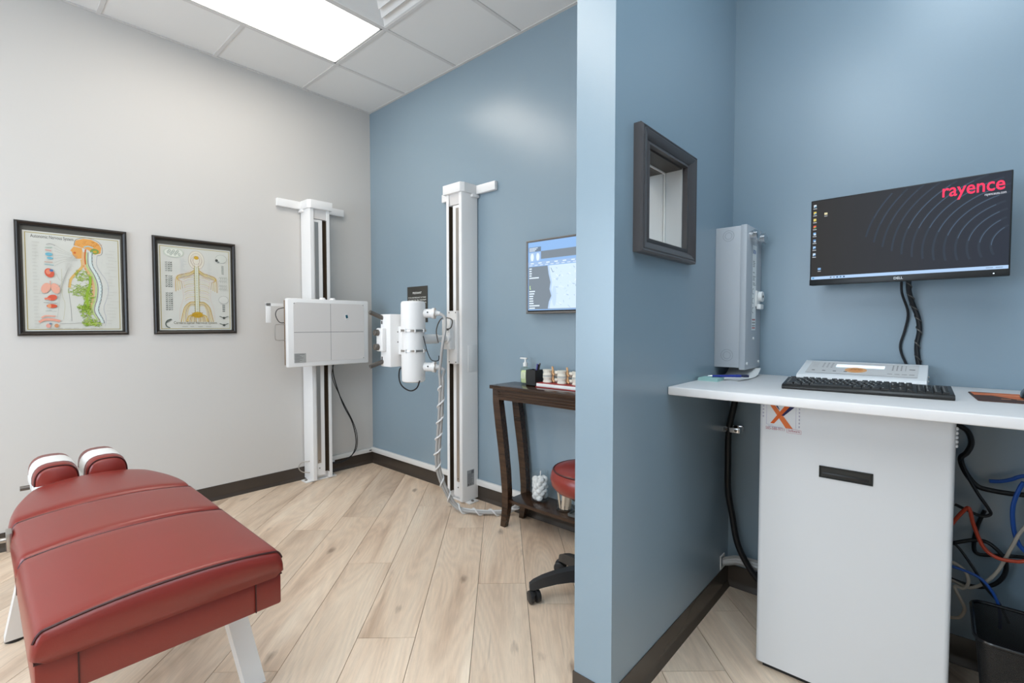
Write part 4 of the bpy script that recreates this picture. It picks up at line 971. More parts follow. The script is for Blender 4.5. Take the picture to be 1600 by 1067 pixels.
j2 = jar(2.185, -0.140, 0.052, 0.110, 'clear glass jar of wooden tongue depressors below the red stool seat')
wm = B().box(-0.009, 0.009, -0.0008, 0.0008, 0, 0.095, 0.0006, 1).mesh('tongue_depressor', mat('pale_wood', (0.72, 0.56, 0.42), 0.6))
for k in range(9):
    a = k * 2 * PI / 9
    o = place('tongue_depressor', wm, j2, (0.030 * math.cos(a), 0.030 * math.sin(a), 0.012)); o.rotation_euler = (R(8) * math.sin(a * 2), R(10) * math.cos(a), a + PI / 2)
bk = thing('tray', 'flat grey tray at the edge of the console shelf beside the jar', 'tray', (2.30, -0.155, 0.175))
B().box(-0.055, 0.055, -0.045, 0.045, 0.0, 0.006, 0.002).build('base', mat('grey_plastic', (0.12, 0.13, 0.13), 0.4), bk)
for r in rails(0.11, 0.09, [(0, 0.006), (0, 0.016), (0.003, 0.016), (0.003, 0.006)]): r.build('rim', MATS['grey_plastic'], bk)

# ---- stool
stl = thing('rolling_stool', 'red leather rolling stool with black five-star base behind the partition', 'stool', (2.602, -0.54, 0))
seat = B().lathe([(0, 0.485), (0.110, 0.485), (0.150, 0.492), (0.168, 0.512), (0.174, 0.540), (0.169, 0.568), (0.154, 0.584), (0.110, 0.596), (0.055, 0.602), (0, 0.603)], 40).build('seat', M_leather, stl, 60)
B().lathe([(0.1605, 0.576), (0.164, 0.581), (0.160, 0.5845), (0.156, 0.5815), (0.1605, 0.576)], 40).build('piping', M_piping, seat)
B().cyl((0, 0, 0.455), (0, 0, 0.486), 0.09, bev=0.004).build('seat_plate', M_black, stl)
B().cyl((0, 0, 0.10), (0, 0, 0.30), 0.026).cyl((0, 0, 0.28), (0, 0, 0.456), 0.015).build('gas_post', M_black, stl)
B().cyl((0, 0, 0.085), (0, 0, 0.145), 0.045, 0.036, bev=0.004).build('hub', M_black, stl)
M_nylon = mat('black_nylon', (0.022, 0.022, 0.023), 0.38)
legm = B().loft([[(r, -w_, zb), (r, -w_ * 0.7, zt), (r, w_ * 0.7, zt), (r, w_, zb)] for r, w_, zb, zt in ((0.03, 0.032, 0.090, 0.145), (0.09, 0.030, 0.092, 0.140), (0.15, 0.026, 0.084, 0.128), (0.21, 0.023, 0.070, 0.110), (0.250, 0.021, 0.058, 0.092), (0.268, 0.014, 0.057, 0.080))]).mesh('base_leg', M_nylon, 40)
whm = B().lathe([(0, -0.011), (0.020, -0.011), (0.0265, -0.008), (0.0275, 0), (0.0265, 0.008), (0.020, 0.011), (0, 0.011)], 24).mesh('wheel', M_nylon)
cfm = B().cyl((0, 0, 0.032), (0, 0, 0.066), 0.006).lathe([(0.0, 0.026), (0.020, 0.026), (0.022, 0.034), (0.016, 0.048), (0, 0.052)], 16).mesh('caster', M_nylon)
for k in range(5):
    a = R(154) + k * 2 * PI / 5
    place('base_leg', legm, stl, (0, 0, 0), a)
    c = place('caster', cfm, stl, (0.252 * math.cos(a), 0.252 * math.sin(a), 0.0), a + 0.9 + k)
    for s in (-1, 1):
        w_ = place('wheel', whm, c, (0.012, s * 0.016, 0.0275)); w_.rotation_euler = (PI / 2, 0, 0)

# ================================================================== control booth
DZ = 1.0
M_lam = mat('white_marbled_laminate', (0.82, 0.785, 0.765), 0.38, vary=(9, 0.05))
dk_ = thing('countertop', 'white laminate countertop spanning the control booth below the monitor', 'countertop', ((PX1 + RX0) / 2, -0.345, DZ))
hw = (RX0 - PX1) / 2 - 0.002
B().box(-hw, hw, -0.345, 0.343, -0.030, 0.0, 0.004, 3).build('slab', M_lam, dk_)
# generator cabinet
gc = thing('generator_cabinet', 'tall white x-ray generator cabinet under the countertop', 'cabinet', (3.53, -0.33, 0))
M_cab = mat('white_cabinet_enamel', (0.70, 0.69, 0.685), 0.38)
hx, hy = 0.255, 0.17
pr = []
for (sx, sy) in ((-1, -1), (1, -1), (1, 1), (-1, 1)):
    a0 = {(-1, -1): PI, (1, -1): 1.5 * PI, (1, 1): 0, (-1, 1): 0.5 * PI}[(sx, sy)]
    pr += [(sx * (hx - 0.014) + 0.014 * math.cos(a0 + k * PI / 12), sy * (hy - 0.014) + 0.014 * math.sin(a0 + k * PI / 12)) for k in range(7)]
B().prism(pr, 0.022, 0.962).build('body', M_cab, gc)
B().box(-hx + 0.02, hx - 0.02, -hy + 0.02, hy - 0.02, 0, 0.023).build('plinth', M_black, gc)
hd = B()
hx0, hx1, hz0, hz1 = -0.072, 0.070, 0.722, 0.760
for a in ((hx0, hx1, hz1 - 0.004, hz1), (hx0, hx1, hz0, hz0 + 0.004), (hx0, hx0 + 0.004, hz0, hz1), (hx1 - 0.004, hx1, hz0, hz1)): hd.box(a[0], a[1], -hy - 0.005, -hy + 0.001, a[2], a[3], 0.001, 1)
hh = hd.box(hx0 + 0.004, hx1 - 0.004, -hy - 0.0015, -hy + 0.0005, hz0 + 0.004, hz1 - 0.004).build('recessed_pull', mat('pull_black', (0.012, 0.013, 0.011), 0.35), gc)
B().box(hx0 + 0.010, hx1 - 0.010, -hy - 0.003, -hy - 0.001, hz0 + 0.008, hz0 + 0.018, 0.001).build('pull_lip', M_black, hh)
for k in range(5): B().ball((hx + 0.001, -hy + 0.016, 0.925 - k * 0.0125), 0.006, 0.8, 1, 0.9, 10).build('vent_bump', M_cab, gc)
# service sticker with the orange X
stk = D2(0.0); org, pur, pkr = ink('d9652f'), ink('2e2f55'), ink('c88a92')
stk.poly([(-0.032, 0.050), (-0.016, 0.050), (0.040, -0.026), (0.018, -0.026)], ink('dd7440'))
stk.poly([(0.030, 0.050), (0.014, 0.050), (-0.030, -0.014), (-0.018, -0.014)], org)
stk.poly([(0.030, 0.050), (0.045, 0.050), (0.012, 0.016), (0.004, 0.016)], pur); stk.poly([(-0.014, 0.050), (-0.009, 0.050), (-0.001, 0.036), (-0.004, 0.036)], pur)
for a, b_ in (((-0.042, 0.050), (-0.042, -0.018)), ((0.048, 0.050), (0.048, -0.024)), ((-0.042, -0.018), (-0.02, -0.020))): stk.line([a, b_], 0.0010, ink('b5aec4'), False)
for k in range(4): stk.line([(-0.0545, 0.044 - k * 0.012), (-0.0495, 0.044 - k * 0.012)], 0.006, ink('b4b0bc'), False)
for k in range(6): stk.line([(0.056, 0.044 - k * 0.012), (0.060, 0.044 - k * 0.012)], 0.006, ink('b4b0bc'), False)
stk.text('585-588-9771', -0.044, -0.036, 0.014, ink('b9727c'), width=0.058)
stk.text('Software', 0.026, -0.036, 0.012, ink('b24f5c'), width=0.034)
for a, b_ in (((0.022, -0.024), (0.064, -0.028)), ((0.064, -0.028), (0.064, -0.040)), ((0.064, -0.040), (0.022, -0.040)), ((0.022, -0.040), (0.022, -0.024))): stk.line([a, b_], 0.0010, pkr, False)
stk.line([(-0.036, -0.024), (0.01, -0.026)], 0.002, ink('b8b4c4'), False)
o = stk.build('service_sticker', gc); o.matrix_basis = Matrix.Translation((-0.190, -hy - 0.0006, 0.893)) @ ROT_B.to_4x4()

# computer monitor
mn = thing('computer_monitor', 'black computer monitor with dark desktop picture over the countertop', 'monitor', (3.630, -0.172, 1.536), Matrix.Rotation(R(-3.5), 3, 'Z') @ ROT_B)
w, h = 0.272, 0.163
hs = B().box(-w, w, -h, h, -0.025, 0.004, 0.003).box(-0.16, 0.16, -0.10, 0.09, -0.05, -0.024, 0.01).build('housing', M_black, mn)
B().cyl((0, 0, -0.05), (0, 0, -0.168), 0.022).box(-0.06, 0.06, -0.06, 0.06, -0.170, -0.160, 0.002).build('wall_arm', M_black, mn)
B().box(-w, w, -h, -h + 0.021, 0.003, 0.007, 0.001).build('chin', M_black, mn)
d = D2(0.0045)
x0, x1, y0, y1 = -w + 0.004, w - 0.004, -h + 0.022, h - 0.004
cols = ('2b2725', '2a2726', '292728', '28282b', '27282e', '282b33', '2a303a', '2d3542')
nx = 40
import colorsys
for i in range(nx):
    a = x0 + (x1 - x0) * i / nx; b_ = x0 + (x1 - x0) * (i + 1) / nx
    t = i / (nx - 1); q = [int(p0 + (p1 - p0) * t) for p0, p1 in zip((0x2c, 0x29, 0x27), (0x24, 0x2a, 0x36))]
    d.rect(a, y0, b_, y1, scr('%02x%02x%02x' % tuple(q)))
c0 = (x1 + 0.04, y0 + 0.075)
for k in range(13):
    rr_ = 0.07 + k * 0.024
    a0, a1 = R(100 - k * 1.5), R(205 - k * 3)
    pts = [(c0[0] + rr_ * 1.15 * math.cos(a0 + (a1 - a0) * s / 24), c0[1] + rr_ * math.sin(a0 + (a1 - a0) * s / 24)) for s in range(25)]
    pts = [p for p in pts if x0 < p[0] < x1 and y0 + 0.012 < p[1] < y1]
    n_ = len(pts)
    if n_ > 4:
        d.line(pts, 0.0060, scr('2b3440'), False)
        d.line([(p[0] + 0.001, p[1]) for p in pts[n_ // 10: n_ * 7 // 10]], 0.0022, scr('46566a' if k < 9 else '364050'), False)
d.text('rayence', x1 - 0.013, y1 - 0.052, 0.060, scr('e8345a', 0.85), 'r', 0.014, width=0.146)
d.text('rayenceusa.com', x1 - 0.010, y1 - 0.066, 0.012, scr('c9ccd6'), 'r', 0.01, width=0.048)
d.rect(x0 + 0.001, y0, x1, y0 + 0.011, scr('a9c6e8'))
d.rect(x0 + 0.005, y0 + 0.003, x0 + 0.011, y0 + 0.008, scr('2f86b8'))
for k in range(5): d.ell(x0 + 0.066 + k * 0.0105, y0 + 0.0055, 0.003, 0.003, scr(('6f7d90', '8b97a8', '3c5f88', '4f7a9c', '2e4a6e')[k]), 10)
for k in range(2): d.line([(x1 - 0.05 + 0.022 * k, y0 + 0.0055), (x1 - 0.034 + 0.022 * k, y0 + 0.0055)], 0.0025, scr('7e93ae'), False)
ic = ('cfd8e0', 'd8c15a', 'd9c878', 'd9654a', '7fb0e0', '5f86b4', '9fc4ea', 'c8dcf2')
for k in range(8):
    yy = y1 - 0.018 - k * 0.0265; xx = x0 + 0.010
    d.rect(xx - 0.0045, yy - 0.005, xx + 0.0045, yy + 0.005, scr(ic[k])); d.rect(xx - 0.002, yy - 0.005, xx + 0.0045, yy - 0.001, scr(('4f8fb0', '5fa0c8', 'b8a850', '5a9a5a', 'e6eef8', 'd6e2f0', '4a6a94', '5a8abc')[k]))
    d.line([(xx - 0.006, yy - 0.010), (xx + 0.006, yy - 0.010)], 0.0026, scr('b9bfc8'), False)
for xx, yy, c_ in ((x0 + 0.046, y1 - 0.052, 'd8cfa8'), (x0 + 0.028, y0 + 0.040, '7fa6d2')):
    d.rect(xx - 0.0050, yy - 0.004, xx + 0.0050, yy + 0.004, scr(c_)); d.line([(xx - 0.005, yy - 0.009), (xx + 0.005, yy - 0.009)], 0.0024, scr('aeb4bd'), False)
d.build('screen_image', hs)
d = D2(0.0073); d.text('DELL', 0.0, -h + 0.007, 0.0115, ink('d6d6d6'), 'c', 0.03); d.ell(w - 0.036, -h + 0.009, 0.0018, 0.0018, scr('dfe8ff', 2), 10); d.build('lettering', mn)

# cables from the monitor down the wall
vc = thing('video_cable', 'thin black cable hanging from the monitor beside the sleeved bundle', 'cable', (3.63, -0.03, 1.37))
B().tube([(0.005, -0.05, 0.03), (0.004, -0.02, -0.03), (0.022, 0.012, -0.105), (0.014, 0.018, -0.17), (0.002, 0.018, -0.235), (0.022, 0.014, -0.30), (0.048, 0.004, -0.35), (0.055, 0.012, -0.368)], 0.0042, 8).build('cord', M_rubber, vc)
sb = thing('sleeved_cable_bundle', 'thick black spiral sleeved cable bundle below the monitor', 'cable', (3.65, -0.03, 1.37))
sp = [(0.005, -0.05, 0.03), (0.004, -0.03, -0.02), (0.014, 0.002, -0.07), (0.030, 0.010, -0.12), (0.036, 0.014, -0.17), (0.030, 0.015, -0.23), (0.036, 0.014, -0.29), (0.046, 0.012, -0.335), (0.048, 0.012, -0.368)]
B().tube(sp, 0.0080, 10).build('sleeve', M_rubber, sb)
V = [Vector(p) for p in sp]; W = []
for i in range(len(V) - 1):
    for k in range(12):
        p = V[i].lerp(V[i + 1], k / 12); a = (i * 12 + k) * 0.62
        W.append(p + Vector((math.cos(a), math.sin(a), 0)) * 0.0082)
B().tube(W, 0.0022, 5, 1, smooth=False).build('spiral_wrap', M_knob, sb)

# x-ray control console
cc = thing('control_console', 'white x-ray control console with lit display behind the keyboard', 'control panel', (3.525, -0.145, DZ))
hx = 0.190; y0, y1 = -0.105, 0.095
sidep = [(y0, 0.0), (y0, 0.022), (y0 + 0.012, 0.034), (y1 - 0.01, 0.076), (y1, 0.072), (y1, 0.0)]
mxs = Matrix(((0, 0, 1, 0), (1, 0, 0, 0), (0, 1, 0, 0), (0, 0, 0, 1)))
B().prism(sidep, -hx, hx, mx=mxs, bev=0.003).build('housing', M_steelw, cc)
slope = math.atan2(0.042, (y1 - 0.01) - (y0 + 0.012))
d = D2(0.0)
d.rect(-0.165, -0.070, 0.165, 0.072, ink('d9d5d2'))
d.line([(-0.165, -0.070), (0.165, -0.070)], 0.002, ink('8d8884'), False)
d.rect(-0.078, 0.012, 0.070, 0.048, scr('cfeaff', 1.1))
d.ell(-0.012, -0.016, 0.034, 0.032, ink('f0b27c')); d.ell(-0.012, -0.016, 0.022, 0.020, ink('ea9f62'))
for k in range(6): d.line([(-0.028 + k * 0.006, -0.012 + 0.010 * (k % 2)), (-0.022 + k * 0.006, -0.002)], 0.003, ink('8a5a3c'), False)
for i in range(3):
    for j in range(4):
        d.rect(-0.122 + i * 0.014, 0.004 + j * 0.016, -0.116 + i * 0.014, 0.010 + j * 0.016, ink('8b8682')); d.rect(0.092 + i * 0.012, 0.002 + j * 0.016, 0.096 + i * 0.012, 0.012 + j * 0.016, ink('8b8682'))
for k in range(4): d.rect(-0.148 + k * 0.034, -0.044, -0.138 + k * 0.034, -0.036, ink('6a6663'))
for k in range(4): d.rect(0.082 + k * 0.020, -0.044, 0.096 + k * 0.020, -0.038, ink('a29d99'))
d.line([(0.130, 0.0), (0.130, 0.060)], 0.0015, ink('9a9692'), False); d.rect(0.140, 0.014, 0.156, 0.022, ink('77726e'))
for k in range(3): d.line([(-0.155, 0.05 - k * 0.02), (-0.135, 0.05 - k * 0.02)], 0.002, ink('a9a4a0'), False)
o = d.build('button_panel', cc); o.matrix_basis = Matrix.Translation((0, -0.004, 0.0560)) @ Matrix.Rotation(slope, 4, 'X')
for z in (0.02, 0.035): B().cyl((hx - 0.001, 0.02 + z, z), (hx + 0.003, 0.02 + z, z), 0.003, seg=8).build('side_screw', M_steel, cc)

# keyboard
kb = thing('keyboard', 'black full-size computer keyboard on the white countertop', 'keyboard', (3.556, -0.400, DZ), Matrix.Rotation(R(3.5), 3, 'Z'))
M_key = mat('key_black', (0.014, 0.013, 0.012), 0.4); M_leg = ink('c9c6c0')
tilt = Matrix.Rotation(R(6.0), 4, 'X')
kwid, kdep = 0.222, 0.068
b = B().prism([(-kdep, 0.0), (-kdep - 0.002, 0.008), (-kdep + 0.006, 0.016), (kdep, 0.030), (kdep, 0.004)], -kwid, kwid, mx=mxs, bev=0.002)
b.build('base', mat('keyboard_body', (0.022, 0.020, 0.018), 0.35), kb)
KM = {}
def key_mesh(wk):
    wk = round(wk, 4)
    if wk not in KM:
        b = B().loft([[(-wk / 2, -0.0078, 0), (wk / 2, -0.0078, 0), (wk / 2, 0.0078, 0), (-wk / 2, 0.0078, 0)], [(-wk / 2 + 0.0016, -0.0062, 0.006), (wk / 2 - 0.0016, -0.0062, 0.006), (wk / 2 - 0.0016, 0.0062, 0.006), (-wk / 2 + 0.0016, 0.0062, 0.006)]])
        b.box(-wk / 2 + 0.0035, -wk / 2 + 0.0070, 0.0005, 0.0045, 0.0060, 0.0062, mi=1)
        KM[wk] = b.mesh('key', [M_key, M_leg])
    return KM[wk]
def put_key(xc, yc, wk):
    z = 0.0155 + (yc + kdep - 0.006) * (0.014 / (2 * kdep - 0.006))
    o = place('key', key_mesh(wk), kb, (xc, yc, z)); o.rotation_euler = (math.atan2(0.014, 2 * kdep - 0.006), 0, 0)
u = 0.0190
rows = [(-0.0485, [1.25, 1.25, 1.25, 6.25, 1.25, 1.25, 1.25, 1.25]), (-0.030, [2.25] + [1] * 10 + [2.75]), (-0.0115, [1.75] + [1] * 11 + [2.25]), (0.007, [1.5] + [1] * 12 + [1.5]), (0.0255, [1] * 13 + [2]), (0.050, [1, -1, 1, 1, 1, 1, -.5, 1, 1, 1, 1, -.5, 1, 1, 1, 1])]
for yc, ks in rows:
    x = -kwid + 0.010
    for k in ks:
        if k > 0: put_key(x + k * u / 2, yc, k * u - 0.0024)
        x += abs(k) * u
for xk in range(3):
    for yc in (0.007, 0.0255, 0.050): put_key(0.0825 + xk * u, yc, u - 0.0024)
    put_key(0.0825 + xk * u, -0.0485, u - 0.0024)
put_key(0.0825 + u, -0.030, u - 0.0024)
for xk in range(4):
    for yc in (-0.0485, -0.030, -0.0115, 0.007, 0.0255):
        put_key(0.146 + xk * u, yc, u - 0.0024)

# mouse pad and mouse
mp_ = thing('mouse_pad', 'brown and orange sunset mouse pad on the countertop', 'mouse pad', (3.938, -0.285, DZ), Matrix.Rotation(R(4), 3, 'Z'))
pts = []
for (sx, sy, a0) in ((1, 1, 0), (-1, 1, PI / 2), (-1, -1, PI), (1, -1, 1.5 * PI)):
    pts += [(sx * (0.115 - 0.012) + 0.012 * math.cos(a0 + k * PI / 8), sy * (0.115 - 0.012) + 0.012 * math.sin(a0 + k * PI / 8)) for k in range(5)]
B().prism(pts, 0.0, 0.003).build('pad', mat('brown_pad', (0.075, 0.035, 0.026), 0.7), mp_)
d = D2(0.0033)
d.poly([(-0.11, 0.11), (0.11, 0.11), (0.11, -0.03), (0.03, -0.01), (-0.03, -0.035), (-0.07, 0.03), (-0.11, 0.02)], ink('d9764a')); d.poly([(-0.11, 0.08), (-0.02, 0.06), (0.06, 0.085), (0.11, 0.05), (0.11, 0.02), (0.0, 0.035)], ink('f0a070'))
d.poly([(-0.11, 0.11), (-0.04, 0.11), (-0.09, 0.085)], ink('7b4030')); d.line([(-0.02, -0.045), (0.05, -0.02), (0.11, -0.04)], 0.010, ink('4a241a'))

for k in range(5): d.line([(-0.06 + k * 0.032, -0.050), (-0.06 + k * 0.032 + random.uniform(.016, .026), -0.050)], 0.010, ink('e9a078'), False); d.line([(-0.01 + k * 0.025, -0.092), (-0.01 + k * 0.025 + random.uniform(.014, .021), -0.092)], 0.009, ink('d8ccc4'), False)
d.build('printed_picture', mp_)
ms = thing('computer_mouse', 'black computer mouse on the mouse pad at the picture edge', 'mouse', (3.957, -0.262, DZ + 0.004))
B().loft([[(0.031 * s * math.cos(PI * k / 8), y, 0.002 + hgt * math.sin(PI * k / 8)) for k in range(9)] for y, s, hgt in ((-0.055, 0.5, 0.010), (-0.048, 0.85, 0.020), (-0.02, 1, 0.032), (0.02, 0.97, 0.034), (0.045, 0.85, 0.024), (0.055, 0.55, 0.012))]).build('shell', M_blackg, ms, 60)
B().cyl((-0.003, 0.030, 0.030), (0.003, 0.030, 0.030), 0.009, seg=14).build('scroll_wheel', M_knob, ms)

# note pad, pens and curled papers
np_ = thing('note_pad', 'pale teal sticky note pad on the countertop against the partition', 'note pad', (3.068, -0.395, DZ))
ntm = mat('teal_paper', (0.42, 0.66, 0.62), 0.7)
for k in range(5): B().box(-0.038 + k * 0.0005, 0.038 + k * 0.0004, -0.036, 0.036 + 0.0006 * k, 0.0024 * k, 0.0024 * k + 0.0021).build('sheet_stack', ntm, np_)
ps = thing('paper_sheets', 'curled white paper sheets tucked under the grey switch box', 'paper', (3.098, -0.20, DZ))
for off, zz in ((0.0, 0.001), (0.006, 0.004)):
    lp = []
    for x in (-0.062 + off, -0.03, 0.0, 0.03, 0.060 + off):
        top_ = []
        for k in range(9):
            y = -0.165 + off + 0.30 * k / 8 ; z = zz + 0.028 * max(0, (k - 4) / 4) ** 2; top_.append((x + 0.012 * math.sin(k * 0.4), y, z))
        lp.append(top_ + [(p[0], p[1], p[2] - 0.0008) for p in reversed(top_)])
    B().loft(lp).build('sheet', M_paper, ps, 60)
for nm, lab, x, y, a, cm_ in (('pen', 'blue ballpoint pen lying on the teal note pad', 3.110, -0.372, 38, mat('pen_blue', (0.02, 0.04, 0.30), 0.3)), ('pen', 'dark navy pen lying beside the blue pen on the paper', 3.128, -0.345, 30, mat('pen_navy', (0.012, 0.016, 0.06), 0.3))):
    p = thing(nm, lab, 'pen', (x, y, DZ + 0.0135), Matrix.Rotation(R(a), 3, 'Z'))
    B().cyl((-0.045, 0, 0.0048), (0.045, 0, 0.0048), 0.0045, seg=12).build('barrel', cm_, p)
    B().cyl((-0.062, 0, 0.0048), (-0.045, 0, 0.0048), 0.0012, 0.0042, seg=12).build('tip', M_chrome, p)
    B().cyl((0.045, 0, 0.0048), (0.066, 0, 0.0048), 0.005, seg=12).box(0.02, 0.06, -0.001, 0.001, 0.009, 0.0105).build('cap', cm_, p)

# electrical switch box on the partition
eb = thing('switch_box', 'grey steel electrical disconnect box on the blue partition above the countertop', 'electrical box', (PX1, -0.115, 1.037), ROT_W)
M_ebox = mat('grey_box_enamel', (0.52, 0.54, 0.57), 0.38)
bw, bh, bd = 0.105, 0.592, 0.125
bx = B().box(-bw, bw, 0.004, bh, 0.0, bd - 0.022, 0.002).build('enclosure', M_ebox, eb)
B().box(-bw - 0.003, bw + 0.003, -0.004, bh + 0.003, bd - 0.024, bd, 0.003).build('cover', M_ebox, eb)
mxy = Matrix(((0, 0, 1, 0), (0, 1, 0, 0), (-1, 0, 0, 0), (0, 0, 0, 1)))
for yy, r0 in ((0.555, 0.022), (0.055, 0.024)):
    for r_ in (r0, r0 * 0.62):
        me = B().lathe([(r_ - 0.0008, -bw - 0.0004), (r_ - 0.0004, -bw - 0.0014), (r_ + 0.0004, -bw - 0.0014), (r_ + 0.0008, -bw - 0.0004)], 28, mx=mxy)
        for v in me.bm.verts: v.co = Vector((-bw - 0.0006 if abs(v.co.x + bw) > 0.0009 else -bw - 0.0001, v.co.y + yy, v.co.z + 0.052))
        me.build('knockout_ring', mat('ring_grey', (0.34, 0.36, 0.39), 0.5), bx)
lb = D2(0.0); lb.rect(-0.028, 0.160, 0.030, 0.520, ink('f6f6f4')); lb.text('EATON', 0.0, 0.485, 0.022, ink('1f5fa8'), 'c', 0.03, width=0.040)
for yy in (0.452, 0.445, 0.438, 0.431, 0.405, 0.388, 0.381, 0.374, 0.360, 0.353): lb.line([(-0.020, yy), (-0.020 + random.uniform(.025, .044), yy)], 0.0028, ink('8e8e8c'), False)
for yy in (0.325, 0.285, 0.245): lb.line([(-0.012 + 0.011 * math.cos(a * PI / 6), yy + 0.011 * math.sin(a * PI / 6)) for a in range(2, 11)], 0.0025, ink('777777'))
for yy in (0.205, 0.192, 0.179, 0.170): lb.rect(-0.022, yy - 0.003, 0.024, yy + 0.003, ink('c98484' if yy > 0.2 or yy < 0.175 else 'b8b2b0'))
o = lb.build('printed_label', bx, (0, 0, bd + 0.0006))
hn = B().box(0.018, 0.062, 0.262, 0.330, bd, bd + 0.008, 0.003).lathe([(0, bd + 0.006), (0.022, bd + 0.006), (0.022, bd + 0.022), (0, bd + 0.022)], 20, mx=Matrix.Translation((0.055, 0.305, 0))).box(0.025, 0.072, 0.250, 0.272, bd + 0.004, bd + 0.022, 0.004).build('switch_handle', M_paper, eb)
B().cyl((0.055, 0.305, bd + 0.02), (0.055, 0.305, bd + 0.024), 0.005, seg=10).build('pivot', M_black, hn)
for x, y in ((-0.085, 0.022), (0.080, 0.022), (0.0, 0.125)): B().cyl((x, y, bd - 0.001), (x, y, bd + 0.004), 0.006, seg=10).build('cover_screw', M_paper, eb)
for x in (-0.055, 0.055):
    cnn = B().lathe([(0, 0), (0.018, 0), (0.018, 0.014), (0.022, 0.016), (0.022, 0.030), (0.013, 0.034), (0, 0.034)], 20, mx=Matrix.Translation((x, bh - 0.035, bd - 0.002)))
    c_ = cnn.build('conduit_connector', M_chrome, eb)
    B().cyl((x + 0.014, bh - 0.050, bd + 0.022), (x + 0.026, bh - 0.056, bd + 0.022), 0.004, seg=8).build('clamp_screw', M_chrome, c_)

# heavy black conduit, its strap, white cables through the partition
cd = thing('power_conduit', 'thick black power cable dropping from countertop to floor beside the cabinet', 'cable', (3.06, -0.06, 0.0))
B().tube([(0.000, 0.02, 0.972), (-0.002, 0.0, 0.87), (-0.021, -0.012, 0.744), (-0.020, -0.02, 0.60), (-0.018, -0.02, 0.477), (-0.002, -0.01, 0.36), (0.026, -0.01, 0.227), (0.085, 0.0, 0.120), (0.16, 0.0, 0.060), (0.24, 0.0, 0.03)], 0.0135, 14).build('cord', M_rubber, cd)
st_ = thing('cable_strap', 'shiny metal strap clamping the black power cable to the wall', 'cable strap', (3.042, -0.062, 0.748))
B().box(-0.021, 0.040, 0.040, 0.060, -0.012, 0.012, 0.001).box(-0.024, 0.046, -0.022, -0.017, -0.011, 0.011, 0.002).box(-0.024, -0.019, -0.022, 0.045, -0.011, 0.011, 0.001).box(0.040, 0.046, -0.022, 0.045, -0.011, 0.011, 0.001).build('strap', M_chrome, st_)
B().cyl((0.030, -0.021, 0), (0.030, -0.026, 0), 0.006, seg=8).build('screw', M_knob, st_)
B().cyl((-0.010, -0.021, 0), (-0.010, -0.026, 0), 0.005, seg=8).build('screw', M_knob, st_)
wc = thing('white_cable_bundle', 'bundle of white cables along the wall leading behind the cabinet', 'cable', (3.02, -0.05, 0.13))
for k, (dz, r_, m_) in enumerate(((0.030, 0.006, M_cable), (0.018, 0.007, MATS['white_cable']), (0.004, 0.008, MATS['white_cable']), (-0.008, 0.006, M_cable))):
    B().tube([(0.002, -0.03, dz * 0.6), (0.02, -0.012, dz * 0.8), (0.06, 0.015 + 0.004 * k, dz), (0.16, 0.022, dz + 0.002), (0.30, 0.026, dz), (0.5, 0.03, dz)], r_, 8).build('cord', m_, wc)
for r in rails(0.05, 0.062, [(0, 0), (0, 0.004), (0.006, 0.004), (0.006, 0)]):
    o = r.build('wall_grommet', M_trimw, wc); o.matrix_basis = Matrix.Translation((0.0, -0.030, 0.008)) @ ROT_W.to_4x4()

# loose cables under the right of the countertop
def loose(label, pts, r, m_, cat='cable'):
    p0 = pts[0]
    t = thing('loose_cable', label, cat, p0, None, 'tangled cables under the countertop')
    B().tube([tuple(p[i] - p0[i] for i in range(3)) for p in pts], r, 8).build('cord', m_, t)
M_red = mat('orange_red_cable', (0.62, 0.075, 0.03), 0.4); M_bluec = mat('blue_cable', (0.02, 0.10, 0.42), 0.4); M_beige = mat('beige_cable', (0.50, 0.44, 0.36), 0.5)
def yy(pts, y): return [(x, y + 0.004 * math.sin(i * 1.7), z) for i, (x, z) in enumerate(pts)]
loose('orange-red cable drooping under the countertop beside the cabinet', yy([(3.77, 0.50), (3.795, 0.555), (3.822, 0.604), (3.831, 0.602), (3.842, 0.552), (3.866, 0.487), (3.897, 0.463), (3.933, 0.463), (3.965, 0.473), (4.03, 0.53), (4.08, 0.64)], -0.135), 0.0058, M_red)
loose('blue cable running level along the wall under the countertop', yy([(3.880, 0.688), (3.907, 0.692), (3.934, 0.706), (3.957, 0.722), (4.05, 0.76)], -0.045), 0.0062, M_bluec)
loose('blue cable hanging vertically at the right under the countertop', yy([(3.955, 0.715), (3.946, 0.690), (3.933, 0.632), (3.935, 0.569), (3.946, 0.520), (3.963, 0.492), (4.03, 0.42)], -0.105), 0.0062, M_bluec)
loose('pale beige cable rising to the right under the countertop', yy([(3.785, 0.345), (3.809, 0.337), (3.838, 0.334), (3.868, 0.359), (3.898, 0.402), (3.919, 0.458), (3.934, 0.508), (3.962, 0.580), (4.05, 0.70)], -0.120), 0.0052, M_beige)
loose('pale beige cable coiled in a loop at the cabinet side', yy([(3.78, 0.42), (3.807, 0.411), (3.826, 0.394), (3.833, 0.364), (3.822, 0.337), (3.800, 0.335), (3.815, 0.30), (3.826, 0.27), (3.815, 0.235), (3.79, 0.225)], -0.150), 0.0050, M_beige)
loose('thick black cable looping from under the countertop then along the wall', yy([(3.79, 0.875), (3.821, 0.853), (3.832, 0.815), (3.822, 0.780), (3.807, 0.755), (3.818, 0.713), (3.845, 0.673), (3.876, 0.662), (3.957, 0.662), (4.06, 0.69)], -0.060), 0.0085, M_rubber)
loose('black cable falling in a narrow V loop beside the cabinet', yy([(3.807, 0.755), (3.829, 0.694), (3.854, 0.645), (3.877, 0.607), (3.883, 0.587), (3.863, 0.575), (3.832, 0.585), (3.795, 0.600)], -0.090), 0.0050, M_rubber)
